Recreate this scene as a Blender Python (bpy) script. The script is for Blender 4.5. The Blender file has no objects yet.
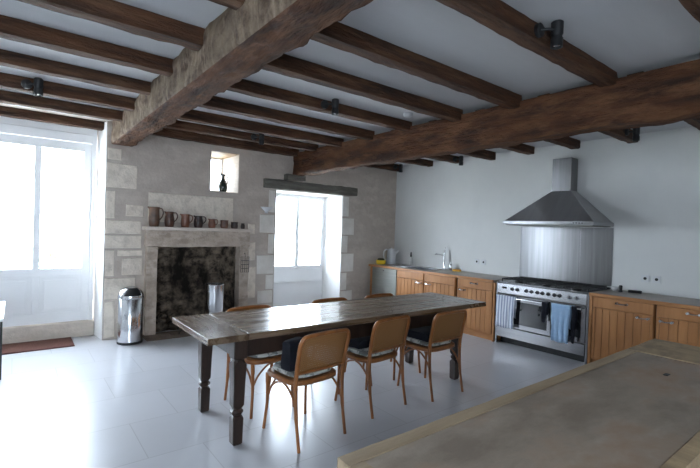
import bpy, bmesh, math, random
from mathutils import Vector, Matrix, noise

random.seed(7)
S = bpy.context.scene
COL = S.collection
PI = math.pi

# ------------------------------------------------------------------ camera
EYE = 1.55
def camera():
    a, p, r = 0.66296, -0.01132, -0.032
    ca, sa, cp, sp, cr, sr = math.cos(a), math.sin(a), math.cos(p), math.sin(p), math.cos(r), math.sin(r)
    fwd = Vector((sa*cp, ca*cp, sp)); right = Vector((ca, -sa, 0)); down = fwd.cross(right)
    r2 = cr*right + sr*down; d2 = -sr*right + cr*down
    cd = bpy.data.cameras.new('camera'); cam = bpy.data.objects.new('camera', cd); COL.objects.link(cam)
    cd.sensor_width = 36; cd.lens = 429.0/700*36; cd.clip_start = 0.02
    M = Matrix.Identity(4)
    for i in range(3):
        M[i][0] = r2[i]; M[i][1] = -d2[i]; M[i][2] = -fwd[i]
    M[2][3] = EYE
    cam.matrix_world = M
    S.camera = cam
camera()

# ------------------------------------------------------------------ daylight and exposure
SKY = 9.0
w = bpy.data.worlds.new('sky'); S.world = w; w.use_nodes = True
bgn = w.node_tree.nodes['Background']; bgn.inputs[0].default_value = (0.73, 0.855, 1.0, 1); bgn.inputs[1].default_value = SKY
S.view_settings.view_transform = 'Standard'; S.view_settings.look = 'None'
S.view_settings.gamma = 1; S.view_settings.use_curve_mapping = False
S.view_settings.exposure = 2.0
S.cycles.use_denoising = True
S.cycles.max_bounces = 10; S.cycles.diffuse_bounces = 6; S.cycles.transparent_max_bounces = 16
S.cycles.sample_clamp_indirect = 8

def portal(name, loc, sx, sy, direction):
    l = bpy.data.lights.new(name, 'AREA'); l.shape = 'RECTANGLE'; l.size = sx; l.size_y = sy
    l.cycles.is_portal = True
    o = bpy.data.objects.new(name, l); COL.objects.link(o); o.location = loc
    o.rotation_euler = Vector(direction).to_track_quat('-Z', 'Y').to_euler()
portal('door_daylight', (-0.28, 6.98, 1.5), 2.3, 2.5, (0, -1, 0))
portal('window_daylight', (4.04, 6.98, 1.48), 1.2, 1.4, (0, -1, 0))
portal('niche_daylight', (2.49, 6.98, 2.37), 0.4, 0.55, (0, -1, 0))
portal('added_rear_daylight', (-1.15, -2.32, 1.6), 1.1, 1.4, (0, 1, 0))  # opening out of view, added to light the room from behind

# ------------------------------------------------------------------ materials
MATS = {}
def mat(name, col, rough=0.6, metal=0.0, spec=0.5, scale=(4, 4, 4), var=None, detail=6, contrast=(0.35, 0.65),
        bump=0.0, bdist=0.02, bscale=None, coat=0.0, rvar=0.0, aniso=0.0, var2=None, scale2=(20, 20, 20), sheen=0.0):
    if name in MATS: return MATS[name]
    m = bpy.data.materials.new(name); m.use_nodes = True; MATS[name] = m
    nt = m.node_tree; N = nt.nodes; L = nt.links
    b = N['Principled BSDF']
    b.inputs['Roughness'].default_value = rough; b.inputs['Metallic'].default_value = metal
    b.inputs['Specular IOR Level'].default_value = spec; b.inputs['Coat Weight'].default_value = coat
    b.inputs['Anisotropic'].default_value = aniso; b.inputs['Sheen Weight'].default_value = sheen
    tc = N.new('ShaderNodeTexCoord')
    def noi(sc, det=detail):
        mp = N.new('ShaderNodeMapping'); mp.inputs['Scale'].default_value = sc
        L.new(tc.outputs['Object'], mp.inputs[0])
        n = N.new('ShaderNodeTexNoise'); n.inputs['Scale'].default_value = 1; n.inputs['Detail'].default_value = det
        n.inputs['Roughness'].default_value = 0.62
        L.new(mp.outputs[0], n.inputs['Vector']); return n
    n1 = noi(scale)
    rp = N.new('ShaderNodeValToRGB')
    v = var or tuple(c*0.8 for c in col)
    rp.color_ramp.elements[0].position = contrast[0]; rp.color_ramp.elements[1].position = contrast[1]
    rp.color_ramp.elements[0].color = (*v, 1); rp.color_ramp.elements[1].color = (*col, 1)
    L.new(n1.outputs['Fac'], rp.inputs[0]); out = rp.outputs[0]
    if var2:
        n2 = noi(scale2)
        r2 = N.new('ShaderNodeValToRGB'); r2.color_ramp.elements[0].position = 0.48; r2.color_ramp.elements[1].position = 0.66
        L.new(n2.outputs['Fac'], r2.inputs[0])
        mx = N.new('ShaderNodeMix'); mx.data_type = 'RGBA'
        L.new(r2.outputs[0], mx.inputs[0]); L.new(out, mx.inputs[6]); mx.inputs[7].default_value = (*var2, 1)
        out = mx.outputs[2]
    L.new(out, b.inputs['Base Color'])
    if rvar:
        mr = N.new('ShaderNodeMapRange'); mr.inputs[3].default_value = rough-rvar; mr.inputs[4].default_value = rough+rvar
        mr.inputs[1].default_value = 0.3; mr.inputs[2].default_value = 0.7
        L.new(n1.outputs['Fac'], mr.inputs[0]); L.new(mr.outputs[0], b.inputs['Roughness'])
    if bump:
        nb = noi(bscale or tuple(s*3 for s in scale), 8)
        bp = N.new('ShaderNodeBump'); bp.inputs['Strength'].default_value = bump; bp.inputs['Distance'].default_value = bdist
        L.new(nb.outputs['Fac'], bp.inputs['Height']); L.new(bp.outputs[0], b.inputs['Normal'])
    return m

plaster = mat('grey_lime_render', (0.52, 0.45, 0.39), 0.9, spec=0.2, scale=(1.6, 1.6, 1.6), var=(0.45, 0.385, 0.33), bump=0.5,
              bscale=(14, 14, 14), var2=(0.57, 0.50, 0.435), scale2=(3, 3, 5))
stone = mat('pale_limestone', (0.80, 0.72, 0.62), 0.85, spec=0.2, scale=(5, 5, 5), var=(0.69, 0.61, 0.52), bump=0.55, bscale=(30, 30, 30),
            var2=(0.60, 0.53, 0.45), scale2=(9, 9, 9))
stone_w = mat('whitewashed_stone', (0.78, 0.75, 0.70), 0.8, spec=0.2, scale=(4, 4, 4), var=(0.66, 0.62, 0.56), bump=0.3, bscale=(25, 25, 25))
sill_stone = mat('worn_sill_stone', (0.70, 0.62, 0.54), 0.85, spec=0.2, scale=(3, 3, 8), var=(0.56, 0.49, 0.42), bump=0.5, bscale=(20, 20, 20))
white_wall = mat('white_wall_paint', (0.70, 0.70, 0.68), 0.75, spec=0.25, scale=(1.2, 1.2, 1.2), var=(0.65, 0.65, 0.635), bump=0.08, bscale=(20, 20, 20))
white_ceil = mat('white_ceiling_boards', (0.60, 0.60, 0.605), 0.8, spec=0.2, scale=(0.7, 3, 1), var=(0.56, 0.56, 0.565), bump=0.05)
white_paint = mat('white_gloss_paint', (0.87, 0.87, 0.87), 0.4, spec=0.4, scale=(3, 3, 3), var=(0.84, 0.84, 0.84))
reveal_paint = mat('limewash_reveal', (0.86, 0.85, 0.83), 0.8, spec=0.2, scale=(4, 4, 2), var=(0.80, 0.79, 0.77), bump=0.3, bscale=(18, 18, 18))
beam_dark = mat('dark_oak_beam', (0.095, 0.038, 0.016), 0.75, spec=0.3, scale=(1.5, 14, 14), var=(0.028, 0.014, 0.009), bump=1.0, bdist=0.03, bscale=(7, 30, 30),
                var2=(0.125, 0.062, 0.032), scale2=(2, 18, 18))
beam_big = mat('old_chestnut_beam', (0.125, 0.050, 0.021), 0.8, spec=0.25, scale=(12, 1.6, 12), var=(0.040, 0.020, 0.013), bump=1.0, bdist=0.05, bscale=(26, 7, 26),
               var2=(0.165, 0.075, 0.036), scale2=(9, 3, 9))
beam_pale = mat('hewn_beam_limewash_and_light', (0.20, 0.145, 0.098), 0.85, spec=0.2, scale=(9, 5, 9), var=(0.090, 0.058, 0.038), bump=1.0, bdist=0.05, bscale=(24, 16, 12),
                var2=(0.27, 0.20, 0.14), scale2=(9, 16, 5), contrast=(0.38, 0.6))  # old limewash plus door-side light put into the colour of one face
grey_wood = mat('weathered_grey_oak', (0.20, 0.19, 0.16), 0.9, spec=0.2, scale=(3, 14, 18), var=(0.11, 0.10, 0.085), bump=0.8, bscale=(5, 30, 40))
table_wood = mat('worn_dark_table_planks', (0.165, 0.112, 0.064), 0.27, spec=0.6, scale=(1.3, 16, 16), var=(0.085, 0.053, 0.030), bump=0.05, bscale=(3, 45, 45), coat=0.25,
                 var2=(0.19, 0.13, 0.09), scale2=(1.6, 9, 9), rvar=0.08)
table_end = mat('worn_dark_end_board', (0.16, 0.108, 0.064), 0.27, spec=0.6, scale=(16, 1.6, 16), var=(0.075, 0.045, 0.028), bump=0.05, bscale=(45, 3, 45), rvar=0.06, coat=0.25)
table_leg = mat('dark_stained_leg', (0.034, 0.018, 0.012), 0.40, spec=0.5, scale=(14, 14, 2), var=(0.018, 0.010, 0.007), bump=0.2)
cab_wood = mat('orange_pine_cabinet', (0.44, 0.20, 0.070), 0.42, spec=0.45, scale=(10, 10, 1.0), var=(0.34, 0.142, 0.046), bump=0.08, bscale=(30, 30, 2))
cab_edge = mat('orange_pine_edge', (0.44, 0.20, 0.072), 0.42, spec=0.45, scale=(8, 1, 8), var=(0.33, 0.14, 0.046))
gap_shade = mat('cabinet_gap_shade', (0.06, 0.028, 0.014), 0.7)  # dark colour stands in for shade between cabinets
top_stone = mat('grey_brown_worktop', (0.32, 0.265, 0.215), 0.35, spec=0.45, scale=(14, 14, 14), var=(0.24, 0.195, 0.155), rvar=0.05)
steel = mat('brushed_steel', (0.33, 0.33, 0.34), 0.27, 1.0, scale=(1, 1.5, 30), var=(0.30, 0.30, 0.31))
steel_sheet = mat('brushed_steel_sheet', (0.26, 0.26, 0.265), 0.28, 1.0, scale=(1, 16, 0.5), var=(0.19, 0.19, 0.195), aniso=0.8)
steel_hood = mat('brushed_steel_hood', (0.42, 0.42, 0.43), 0.34, 1.0, scale=(1, 9, 0.5), var=(0.36, 0.36, 0.37), aniso=0.85)
for _m in (steel_sheet, steel_hood):
    _c = _m.node_tree.nodes.new('ShaderNodeCombineXYZ'); _c.inputs[2].default_value = 1.0
    _m.node_tree.links.new(_c.outputs[0], _m.node_tree.nodes['Principled BSDF'].inputs['Tangent'])
steel_dull = mat('dull_steel_front', (0.30, 0.30, 0.275), 0.6, 1.0, scale=(1, 2, 40), var=(0.26, 0.26, 0.24))
chrome = mat('polished_chrome', (0.78, 0.79, 0.80), 0.10, 1.0, var=(0.74, 0.75, 0.76))
bin_steel = mat('polished_bin_steel', (0.66, 0.67, 0.69), 0.14, 1.0, scale=(6, 6, 0.5), var=(0.60, 0.61, 0.63))
black = mat('matt_black', (0.012, 0.012, 0.013), 0.5, var=(0.008, 0.008, 0.009))
iron = mat('black_cast_iron', (0.018, 0.017, 0.016), 0.6, scale=(30, 30, 30), var=(0.01, 0.01, 0.01), bump=0.3)
oven_glass = mat('dark_oven_glass', (0.02, 0.021, 0.023), 0.08, spec=0.7, var=(0.018, 0.018, 0.02))
soot = mat('sooty_stone', (0.30, 0.235, 0.175), 0.95, spec=0.1, scale=(7, 7, 9), var=(0.050, 0.040, 0.032), bump=1.0, bscale=(22, 22, 26),
           var2=(0.022, 0.018, 0.015), scale2=(2.7, 2.7, 1.3), contrast=(0.4, 0.62))
surround = mat('weathered_tan_limestone', (0.60, 0.51, 0.43), 0.85, spec=0.2, scale=(5, 5, 7), var=(0.44, 0.36, 0.29), bump=0.7, bscale=(24, 24, 24),
               var2=(0.36, 0.29, 0.23), scale2=(6, 6, 9))
hearth_m = mat('worn_hearth_tile', (0.20, 0.15, 0.115), 0.75, spec=0.3, scale=(6, 6, 6), var=(0.11, 0.082, 0.064), bump=0.4)
bentwood = mat('bentwood_honey_beech', (0.32, 0.115, 0.028), 0.36, spec=0.5, scale=(12, 12, 3), var=(0.19, 0.068, 0.019))
rug_m = mat('red_brown_coir', (0.15, 0.076, 0.060), 0.95, spec=0.1, scale=(60, 60, 60), var=(0.11, 0.05, 0.04), bump=0.6, bscale=(150, 150, 150))
rug_edge = mat('dark_rug_binding', (0.12, 0.035, 0.03), 0.9, var=(0.08, 0.025, 0.02))
floral = mat('pale_floral_fabric', (0.55, 0.54, 0.50), 0.9, spec=0.1, scale=(16, 16, 16), var=(0.17, 0.17, 0.16), contrast=(0.42, 0.52), detail=3, sheen=0.2)
navy = mat('black_navy_cloth', (0.011, 0.012, 0.020), 0.9, spec=0.15, scale=(30, 30, 30), var=(0.007, 0.008, 0.012), sheen=0.1)
blue_cloth = mat('light_blue_towel', (0.36, 0.51, 0.70), 0.95, spec=0.1, scale=(20, 20, 20), var=(0.31, 0.46, 0.66), bump=0.3, bscale=(120, 120, 120), sheen=0.3)
white_cer = mat('white_glazed', (0.75, 0.75, 0.74), 0.25, var=(0.72, 0.72, 0.71))
white_plastic = mat('white_plastic', (0.66, 0.67, 0.68), 0.35, var=(0.63, 0.64, 0.65))
yellow = mat('yellow_plastic', (0.75, 0.52, 0.03), 0.4, var=(0.7, 0.47, 0.02))
orange_m = mat('orange_sponge', (0.72, 0.36, 0.06), 0.9, var=(0.6, 0.3, 0.05))
bench_wood = mat('pale_worn_edge_timber', (0.40, 0.30, 0.19), 0.6, spec=0.35, scale=(2, 22, 22), var=(0.29, 0.21, 0.13), bump=0.2)
bench_stone = mat('worn_grey_brown_top', (0.36, 0.292, 0.228), 0.55, spec=0.35, scale=(2.6, 5, 3), var=(0.215, 0.168, 0.127), contrast=(0.36, 0.6), bump=0.15, bscale=(30, 30, 30),
                  var2=(0.30, 0.20, 0.135), scale2=(2.6, 4, 3), rvar=0.06)
bench_end = mat('brown_worn_end_board', (0.46, 0.33, 0.19), 0.6, spec=0.35, scale=(18, 2.5, 18), var=(0.30, 0.215, 0.125), bump=0.25, var2=(0.24, 0.175, 0.11), scale2=(5, 9, 5))
bench_dark = mat('dark_brown_carcass', (0.035, 0.020, 0.013), 0.6, scale=(3, 14, 14), var=(0.02, 0.012, 0.008))
leaf = mat('outdoor_leaves', (0.12, 0.26, 0.06), 0.7, scale=(6, 6, 6), var=(0.05, 0.13, 0.03))
terrace = mat('pale_gravel', (0.5, 0.48, 0.44), 0.9, scale=(5, 5, 5), var=(0.42, 0.40, 0.36))
green_glass = mat('dark_olive_glaze', (0.022, 0.028, 0.022), 0.2, var=(0.012, 0.016, 0.014))
def clay(name, a, b): return mat(name, a, 0.35, spec=0.5, scale=(9, 9, 9), var=b)
clay1 = clay('brown_salt_glaze', (0.24, 0.13, 0.080), (0.085, 0.055, 0.040))
clay2 = clay('dark_brown_glaze', (0.17, 0.080, 0.050), (0.060, 0.034, 0.026))
clay3 = clay('terracotta', (0.27, 0.115, 0.070), (0.17, 0.075, 0.050))
clay4 = clay('black_brown_glaze', (0.085, 0.052, 0.042), (0.030, 0.020, 0.018))

def floor_material():
    m = bpy.data.materials.new('pale_polished_stone_tiles'); m.use_nodes = True
    nt = m.node_tree; N = nt.nodes; L = nt.links; b = N['Principled BSDF']
    tc = N.new('ShaderNodeTexCoord')
    br = N.new('ShaderNodeTexBrick'); br.offset = 0.5; br.inputs['Scale'].default_value = 1
    br.inputs['Brick Width'].default_value = 0.72; br.inputs['Row Height'].default_value = 0.60
    br.inputs['Mortar Size'].default_value = 0.004; br.inputs['Mortar Smooth'].default_value = 0.3
    br.inputs['Color1'].default_value = (0.47, 0.473, 0.495, 1); br.inputs['Color2'].default_value = (0.44, 0.442, 0.462, 1)
    br.inputs['Mortar'].default_value = (0.35, 0.35, 0.36, 1)
    L.new(tc.outputs['Object'], br.inputs['Vector'])
    n = N.new('ShaderNodeTexNoise'); n.inputs['Scale'].default_value = 2.2; n.inputs['Detail'].default_value = 8
    L.new(tc.outputs['Object'], n.inputs['Vector'])
    rp = N.new('ShaderNodeValToRGB'); rp.color_ramp.elements[0].color = (0.965, 0.96, 0.955, 1); rp.color_ramp.elements[1].color = (1, 1, 1, 1)
    rp.color_ramp.elements[0].position = 0.35; rp.color_ramp.elements[1].position = 0.6
    L.new(n.outputs['Fac'], rp.inputs[0])
    mx = N.new('ShaderNodeMix'); mx.data_type = 'RGBA'; mx.blend_type = 'MULTIPLY'; mx.inputs[0].default_value = 1
    L.new(br.outputs['Color'], mx.inputs[6]); L.new(rp.outputs[0], mx.inputs[7]); L.new(mx.outputs[2], b.inputs['Base Color'])
    b.inputs['Roughness'].default_value = 0.29
    b.inputs['Specular IOR Level'].default_value = 0.6
    return m
floor_m = floor_material()

def glass_material():
    m = bpy.data.materials.new('window_glass'); m.use_nodes = True
    nt = m.node_tree; N = nt.nodes; L = nt.links; N.remove(N['Principled BSDF'])
    o = N['Material Output']; t = N.new('ShaderNodeBsdfTransparent'); g = N.new('ShaderNodeBsdfGlossy'); g.inputs['Roughness'].default_value = 0.02
    lw = N.new('ShaderNodeLayerWeight'); lw.inputs[0].default_value = 0.5; mx = N.new('ShaderNodeMixShader')
    pw = N.new('ShaderNodeMath'); pw.operation = 'POWER'; pw.inputs[1].default_value = 5
    f = N.new('ShaderNodeMath'); f.operation = 'MULTIPLY_ADD'; f.inputs[1].default_value = 0.7; f.inputs[2].default_value = 0.035
    L.new(lw.outputs['Facing'], pw.inputs[0]); L.new(pw.outputs[0], f.inputs[0])
    L.new(f.outputs[0], mx.inputs[0]); L.new(t.outputs[0], mx.inputs[1]); L.new(g.outputs[0], mx.inputs[2]); L.new(mx.outputs[0], o.inputs[0])
    return m
glass = glass_material()

def cane_material():
    m = bpy.data.materials.new('woven_cane'); m.use_nodes = True
    nt = m.node_tree; N = nt.nodes; L = nt.links; b = N['Principled BSDF']
    b.inputs['Base Color'].default_value = (0.27, 0.125, 0.040, 1); b.inputs['Roughness'].default_value = 0.5
    tc = N.new('ShaderNodeTexCoord'); sp = N.new('ShaderNodeSeparateXYZ'); L.new(tc.outputs['Object'], sp.inputs[0])
    def s(sock, k):
        a = N.new('ShaderNodeMath'); a.operation = 'MULTIPLY'; a.inputs[1].default_value = k; L.new(sock, a.inputs[0])
        c = N.new('ShaderNodeMath'); c.operation = 'SINE'; L.new(a.outputs[0], c.inputs[0]); return c.outputs[0]
    def gt(sock, t):
        a = N.new('ShaderNodeMath'); a.operation = 'GREATER_THAN'; a.inputs[1].default_value = t; L.new(sock, a.inputs[0]); return a.outputs[0]
    yz = N.new('ShaderNodeMath'); yz.operation = 'ADD'; L.new(sp.outputs[1], yz.inputs[0]); L.new(sp.outputs[2], yz.inputs[1])
    k = 2*PI/0.013
    mu = N.new('ShaderNodeMath'); mu.operation = 'MULTIPLY'; L.new(gt(s(sp.outputs[0], k), 0.25), mu.inputs[0]); L.new(gt(s(yz.outputs[0], k), 0.25), mu.inputs[1])
    t = N.new('ShaderNodeBsdfTransparent'); mx = N.new('ShaderNodeMixShader'); o = N['Material Output']
    L.new(mu.outputs[0], mx.inputs[0]); L.new(b.outputs[0], mx.inputs[1]); L.new(t.outputs[0], mx.inputs[2]); L.new(mx.outputs[0], o.inputs[0])
    return m
cane = cane_material()

def stripe_material():
    m = mat('blue_striped_towel', (0.6, 0.62, 0.66), 0.95)
    nt = m.node_tree; N = nt.nodes; L = nt.links; b = N['Principled BSDF']
    tc = N.new('ShaderNodeTexCoord'); wv = N.new('ShaderNodeTexWave'); wv.bands_direction = 'Y'; wv.inputs['Scale'].default_value = 7.5
    wv.inputs['Distortion'].default_value = 0.6; wv.inputs['Detail'].default_value = 1
    L.new(tc.outputs['Object'], wv.inputs[0]); rp = N.new('ShaderNodeValToRGB')
    rp.color_ramp.elements[0].color = (0.30, 0.34, 0.46, 1); rp.color_ramp.elements[1].color = (0.70, 0.72, 0.78, 1)
    rp.color_ramp.elements[0].position = 0.3; rp.color_ramp.elements[1].position = 0.55
    L.new(wv.outputs['Fac'], rp.inputs[0]); L.new(rp.outputs[0], b.inputs['Base Color'])
    return m
stripes = stripe_material()

# ------------------------------------------------------------------ mesh helpers
def new(): return bmesh.new()
def bx(bm, x0, x1, y0, y1, z0, z1):
    v = [bm.verts.new((x, y, z)) for x in (x0, x1) for y in (y0, y1) for z in (z0, z1)]
    for f in ((0, 1, 3, 2), (4, 6, 7, 5), (0, 4, 5, 1), (2, 3, 7, 6), (0, 2, 6, 4), (1, 5, 7, 3)):
        bm.faces.new([v[i] for i in f])
    return bm
def quad(bm, *p): bm.faces.new([bm.verts.new(q) for q in p])
def loft(bm, rings, closed=True, caps=True):
    R = [[bm.verts.new(p) for p in r] for r in rings]
    n = len(R[0])
    for a, b in zip(R, R[1:]):
        for i in range(n if closed else n-1):
            j = (i+1) % n
            bm.faces.new((a[i], a[j], b[j], b[i]))
    if caps and closed:
        bm.faces.new(list(reversed(R[0]))); bm.faces.new(R[-1])
    return bm
def lathe(bm, prof, c=(0, 0, 0), seg=24, cap=True, axis='z'):
    rings = []
    for r, z in prof:
        r = max(r, 0.0004)
        ring = []
        for i in range(seg):
            a = 2*PI*i/seg
            p = (r*math.cos(a), r*math.sin(a), z)
            if axis == 'x': p = (p[2], p[0], p[1])
            elif axis == 'y': p = (p[0], p[2], p[1])
            ring.append((c[0]+p[0], c[1]+p[1], c[2]+p[2]))
        rings.append(ring)
    return loft(bm, rings, True, cap)
def tube(bm, pts, r, seg=10, closed=False, flat=1.0):
    P = [Vector(p) for p in pts]; n = len(P)
    rr = r if isinstance(r, (list, tuple)) else [r]*n
    rings = []; up = None
    for i in range(n):
        if closed: t = P[(i+1) % n]-P[i-1]
        else: t = P[min(i+1, n-1)]-P[max(i-1, 0)]
        t.normalize()
        if up is None:
            up = Vector((0, 0, 1)) if abs(t.z) < 0.9 else Vector((1, 0, 0))
        s = t.cross(up).normalized(); u = s.cross(t).normalized(); up = u
        rings.append([P[i]+(s*math.cos(2*PI*k/seg)+u*math.sin(2*PI*k/seg)*flat)*rr[i] for k in range(seg)])
    if closed: rings.append(rings[0]); return loft(bm, rings, True, False)
    return loft(bm, rings)
def spline(pts, n=6):
    P = [Vector(p) for p in pts]; P = [2*P[0]-P[1]]+P+[2*P[-1]-P[-2]]; out = []
    for i in range(1, len(P)-2):
        for k in range(n):
            t = k/n; a, b, c, d = P[i-1:i+3]
            out.append(0.5*((2*b)+(c-a)*t+(2*a-5*b+4*c-d)*t*t+(3*b-a-3*c+d)*t**3))
    return out+[P[-2]]
def obj(name, bm, m, parent=None, smooth=False, bevel=0.0, seg=2, loc=None, angle=0.7):
    bmesh.ops.remove_doubles(bm, verts=bm.verts, dist=1e-6)
    bmesh.ops.recalc_face_normals(bm, faces=bm.faces)
    if smooth:
        for f in bm.faces: f.smooth = True
        for e in bm.edges:
            if len(e.link_faces) == 2 and e.calc_face_angle(0) > angle: e.smooth = False
    me = bpy.data.meshes.new(name); bm.to_mesh(me); bm.free(); me.materials.append(m)
    o = bpy.data.objects.new(name, me); COL.objects.link(o)
    if loc: o.location = loc
    if parent: o.parent = parent
    if bevel:
        md = o.modifiers.new('edge', 'BEVEL'); md.width = bevel; md.segments = seg; md.limit_method = 'ANGLE'; md.angle_limit = 0.6
    return o
def box(name, m, parent, x0, x1, y0, y1, z0, z1, bevel=0.003, **k):
    return obj(name, bx(new(), x0, x1, y0, y1, z0, z1), m, parent, bevel=bevel, **k)
def tag(o, label, cat, group=None):
    o['label'] = label; o['category'] = cat
    if group: o['group'] = group
    return o
def thing(name, label, cat, loc=(0, 0, 0), rz=0.0, group=None):
    o = bpy.data.objects.new(name, None); COL.objects.link(o); o.empty_display_size = 0.1
    o.location = loc; o.rotation_euler = (0, 0, rz)
    return tag(o, label, cat, group)
def struct(o): o['kind'] = 'structure'; return o
def dup(root, loc, rz, label):
    r = root.copy(); COL.objects.link(r); r.location = loc; r.rotation_euler = (0, 0, rz); r['label'] = label
    for ch in list(root.children):
        c = ch.copy(); COL.objects.link(c); c.parent = r
        for g in ch.children:
            d = g.copy(); COL.objects.link(d); d.parent = c
    return r

# ------------------------------------------------------------------ room shell
YB, YO = 6.35, 6.95            # back wall: room face and outer face
XR = 6.12                      # right wall face
XL, YF = -2.4, -2.0
ZC = 2.855

struct(box('floor', floor_m, None, XL-0.3, XR+0.3, YF-0.3, YO, -0.1, 0, 0))
struct(box('ceiling', white_ceil, None, XL-0.3, XR+0.3, YF-0.3, YO, ZC, ZC+0.15, 0))

def holed_wall(name, m, u0, u1, z0, z1, f, back, holes, mapf):
    """wall with splayed openings; holes: (front u0,u1,z0,z1, back u0,u1,z0,z1)"""
    bm = new()
    for side, d in ((0, f), (4, back)):
        us = sorted({u0, u1, *[h[side] for h in holes], *[h[side+1] for h in holes]})
        zs = sorted({z0, z1, *[h[side+2] for h in holes], *[h[side+3] for h in holes]})
        for a, b in zip(us, us[1:]):
            for c, e in zip(zs, zs[1:]):
                cu, cz = (a+b)/2, (c+e)/2
                if any(h[side] < cu < h[side+1] and h[side+2] < cz < h[side+3] for h in holes): continue
                quad(bm, mapf(a, d, c), mapf(b, d, c), mapf(b, d, e), mapf(a, d, e))
    for h in holes:
        A = [(h[0], h[2]), (h[1], h[2]), (h[1], h[3]), (h[0], h[3])]; B = [(h[4], h[6]), (h[5], h[6]), (h[5], h[7]), (h[4], h[7])]
        for i in range(4):
            j = (i+1) % 4
            if i == 0 and h[2] <= 0: continue
            quad(bm, mapf(A[i][0], f, A[i][1]), mapf(A[j][0], f, A[j][1]), mapf(B[j][0], back, B[j][1]), mapf(B[i][0], back, B[i][1]))
    for a, b in (((u1, z0), (u1, z1)), ((u1, z1), (u0, z1)), ((u0, z1), (u0, z0))):
        quad(bm, mapf(a[0], f, a[1]), mapf(b[0], f, b[1]), mapf(b[0], back, b[1]), mapf(a[0], back, a[1]))
    return struct(obj(name, bm, m))

DOOR = (-1.50, 0.92, 0.0, ZC-0.001, -1.42, 0.85, 0.0, ZC-0.001)
WIN = (3.385, 4.76, 0.0, 2.165, 3.47, 4.60, 0.0, 2.14)
NICHE = (2.28, 2.73, 2.05, 2.66, 2.30, 2.67, 2.08, 2.64)
FIRE = (1.50, 2.80, 0.0, 1.26, 1.50, 2.80, 0.0, 1.26)
wb = holed_wall('wall_back', plaster, XL, XR, 0, ZC, YB, YO, [DOOR, WIN, NICHE, FIRE], lambda u, d, z: (u, d, z))
struct(box('wall_right', white_wall, None, XR, XR+0.3, YF, YO, 0, ZC, 0))
holed_wall('wall_left', white_wall, YF, YO, 0, ZC, XL, XL-0.3, [], lambda u, d, z: (d, u, z))
holed_wall('wall_front', white_wall, XL, XR, 0, ZC, YF, YF-0.3, [(-1.7, -0.6, 0.9, 2.3, -1.7, -0.6, 0.9, 2.3)], lambda u, d, z: (u, d, z))  # unseen rear window, added for light on surfaces facing the camera

# dressed stones showing through the render
rng = random.Random(3)
def block(bm, x0, x1, z0, z1, y=YB, t=0.010):
    x0 += 0.006; x1 -= 0.006; z0 += 0.006; z1 -= 0.006
    j = lambda: rng.uniform(-0.006, 0.006)
    a = [(x0+j(), z0+j()), (x1+j(), z0+j()), (x1+j(), z1+j()), (x0+j(), z1+j())]
    o = t
    front = [(x+(0.006 if i in (0, 3) else -0.006), y-o, z+(0.006 if i < 2 else -0.006)) for i, (x, z) in enumerate(a)]
    mid = [(x, y-o*0.4, z) for x, z in a]; rear = [(x, y+0.01, z) for x, z in a]
    loft(bm, [rear, mid, front])
bm = new()
for r in [(0.92, 1.29, 1.99, 2.32), (0.92, 1.03, 1.59, 1.96), (1.15, 1.38, 1.62, 1.79), (0.92, 1.35, 1.39, 1.57), (0.92, 1.36, 1.19, 1.38), (0.92, 1.04, 0.83, 1.18),
          (1.12, 1.38, 0.83, 1.07), (0.92, 1.30, 0.52, 0.81), (0.93, 1.06, 0.02, 0.50), (1.08, 1.38, 0.20, 0.50), (0.92, 1.10, 2.35, 2.52), (1.43, 2.66, 1.56, 1.97), (2.90, 3.03, 1.42, 1.59),
          (1.06, 1.38, 1.09, 1.18), (2.92, 3.05, 1.0, 1.3), (2.92, 3.06, 0.4, 0.9)]:
    block(bm, *r)
struct(obj('trim_1', bm, stone, wb))
bm = new()
for r in [(3.10, 3.375, 1.44, 1.75), (3.25, 3.375, 1.78, 2.15), (4.765, 5.05, 1.44, 1.76), (4.765, 4.91, 1.78, 2.16), (4.765, 4.91, 1.11, 1.43), (4.765, 5.06, 0.75, 1.10), (4.765, 4.91, 0.41, 0.74),
          (4.765, 5.05, 0.05, 0.40), (3.07, 3.375, 0.77, 1.09), (3.23, 3.375, 0.52, 0.76), (3.09, 3.375, 0.29, 0.51), (3.26, 3.375, 1.10, 1.43)]:
    block(bm, *r)
struct(obj('trim_2', bm, stone_w, wb))
# plastered and whitewashed linings of the reveals
def lining(name, h, f, b, m, sides, e=0.006):
    bm = new()
    def P(i, s, y):
        u = h[s+i[0]]; z = h[s+2+i[1]]
        t = (y-YB)/(YO-YB); u0 = h[i[0]]; u1 = h[4+i[0]]; z0 = h[2+i[1]]; z1 = h[6+i[1]]
        return (u0+(u1-u0)*t+(e if i[0] == 0 else -e), y, z0+(z1-z0)*t+(e if i[1] == 0 else -e))
    edges = {'l': ((0, 0), (0, 1)), 'r': ((1, 0), (1, 1)), 't': ((0, 1), (1, 1)), 'b': ((0, 0), (1, 0))}
    for s in sides:
        p, q = edges[s]
        quad(bm, P(p, 0, f), P(q, 0, f), P(q, 0, b), P(p, 0, b))
    o = struct(obj(name, bm, m, wb))
    md = o.modifiers.new('depth', 'SOLIDIFY'); md.thickness = 0.005; md.offset = 0
    return o
lining('trim_3', WIN, YB-0.004, YO, reveal_paint, 'lrt')
lining('trim_4', DOOR, YB+0.004, 6.72, reveal_paint, 'lr')
lining('trim_5', NICHE, YB-0.002, YO, sill_stone, 'lrb'); lining('trim_10', NICHE, YB-0.002, YO, bench_wood, 't')

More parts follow.
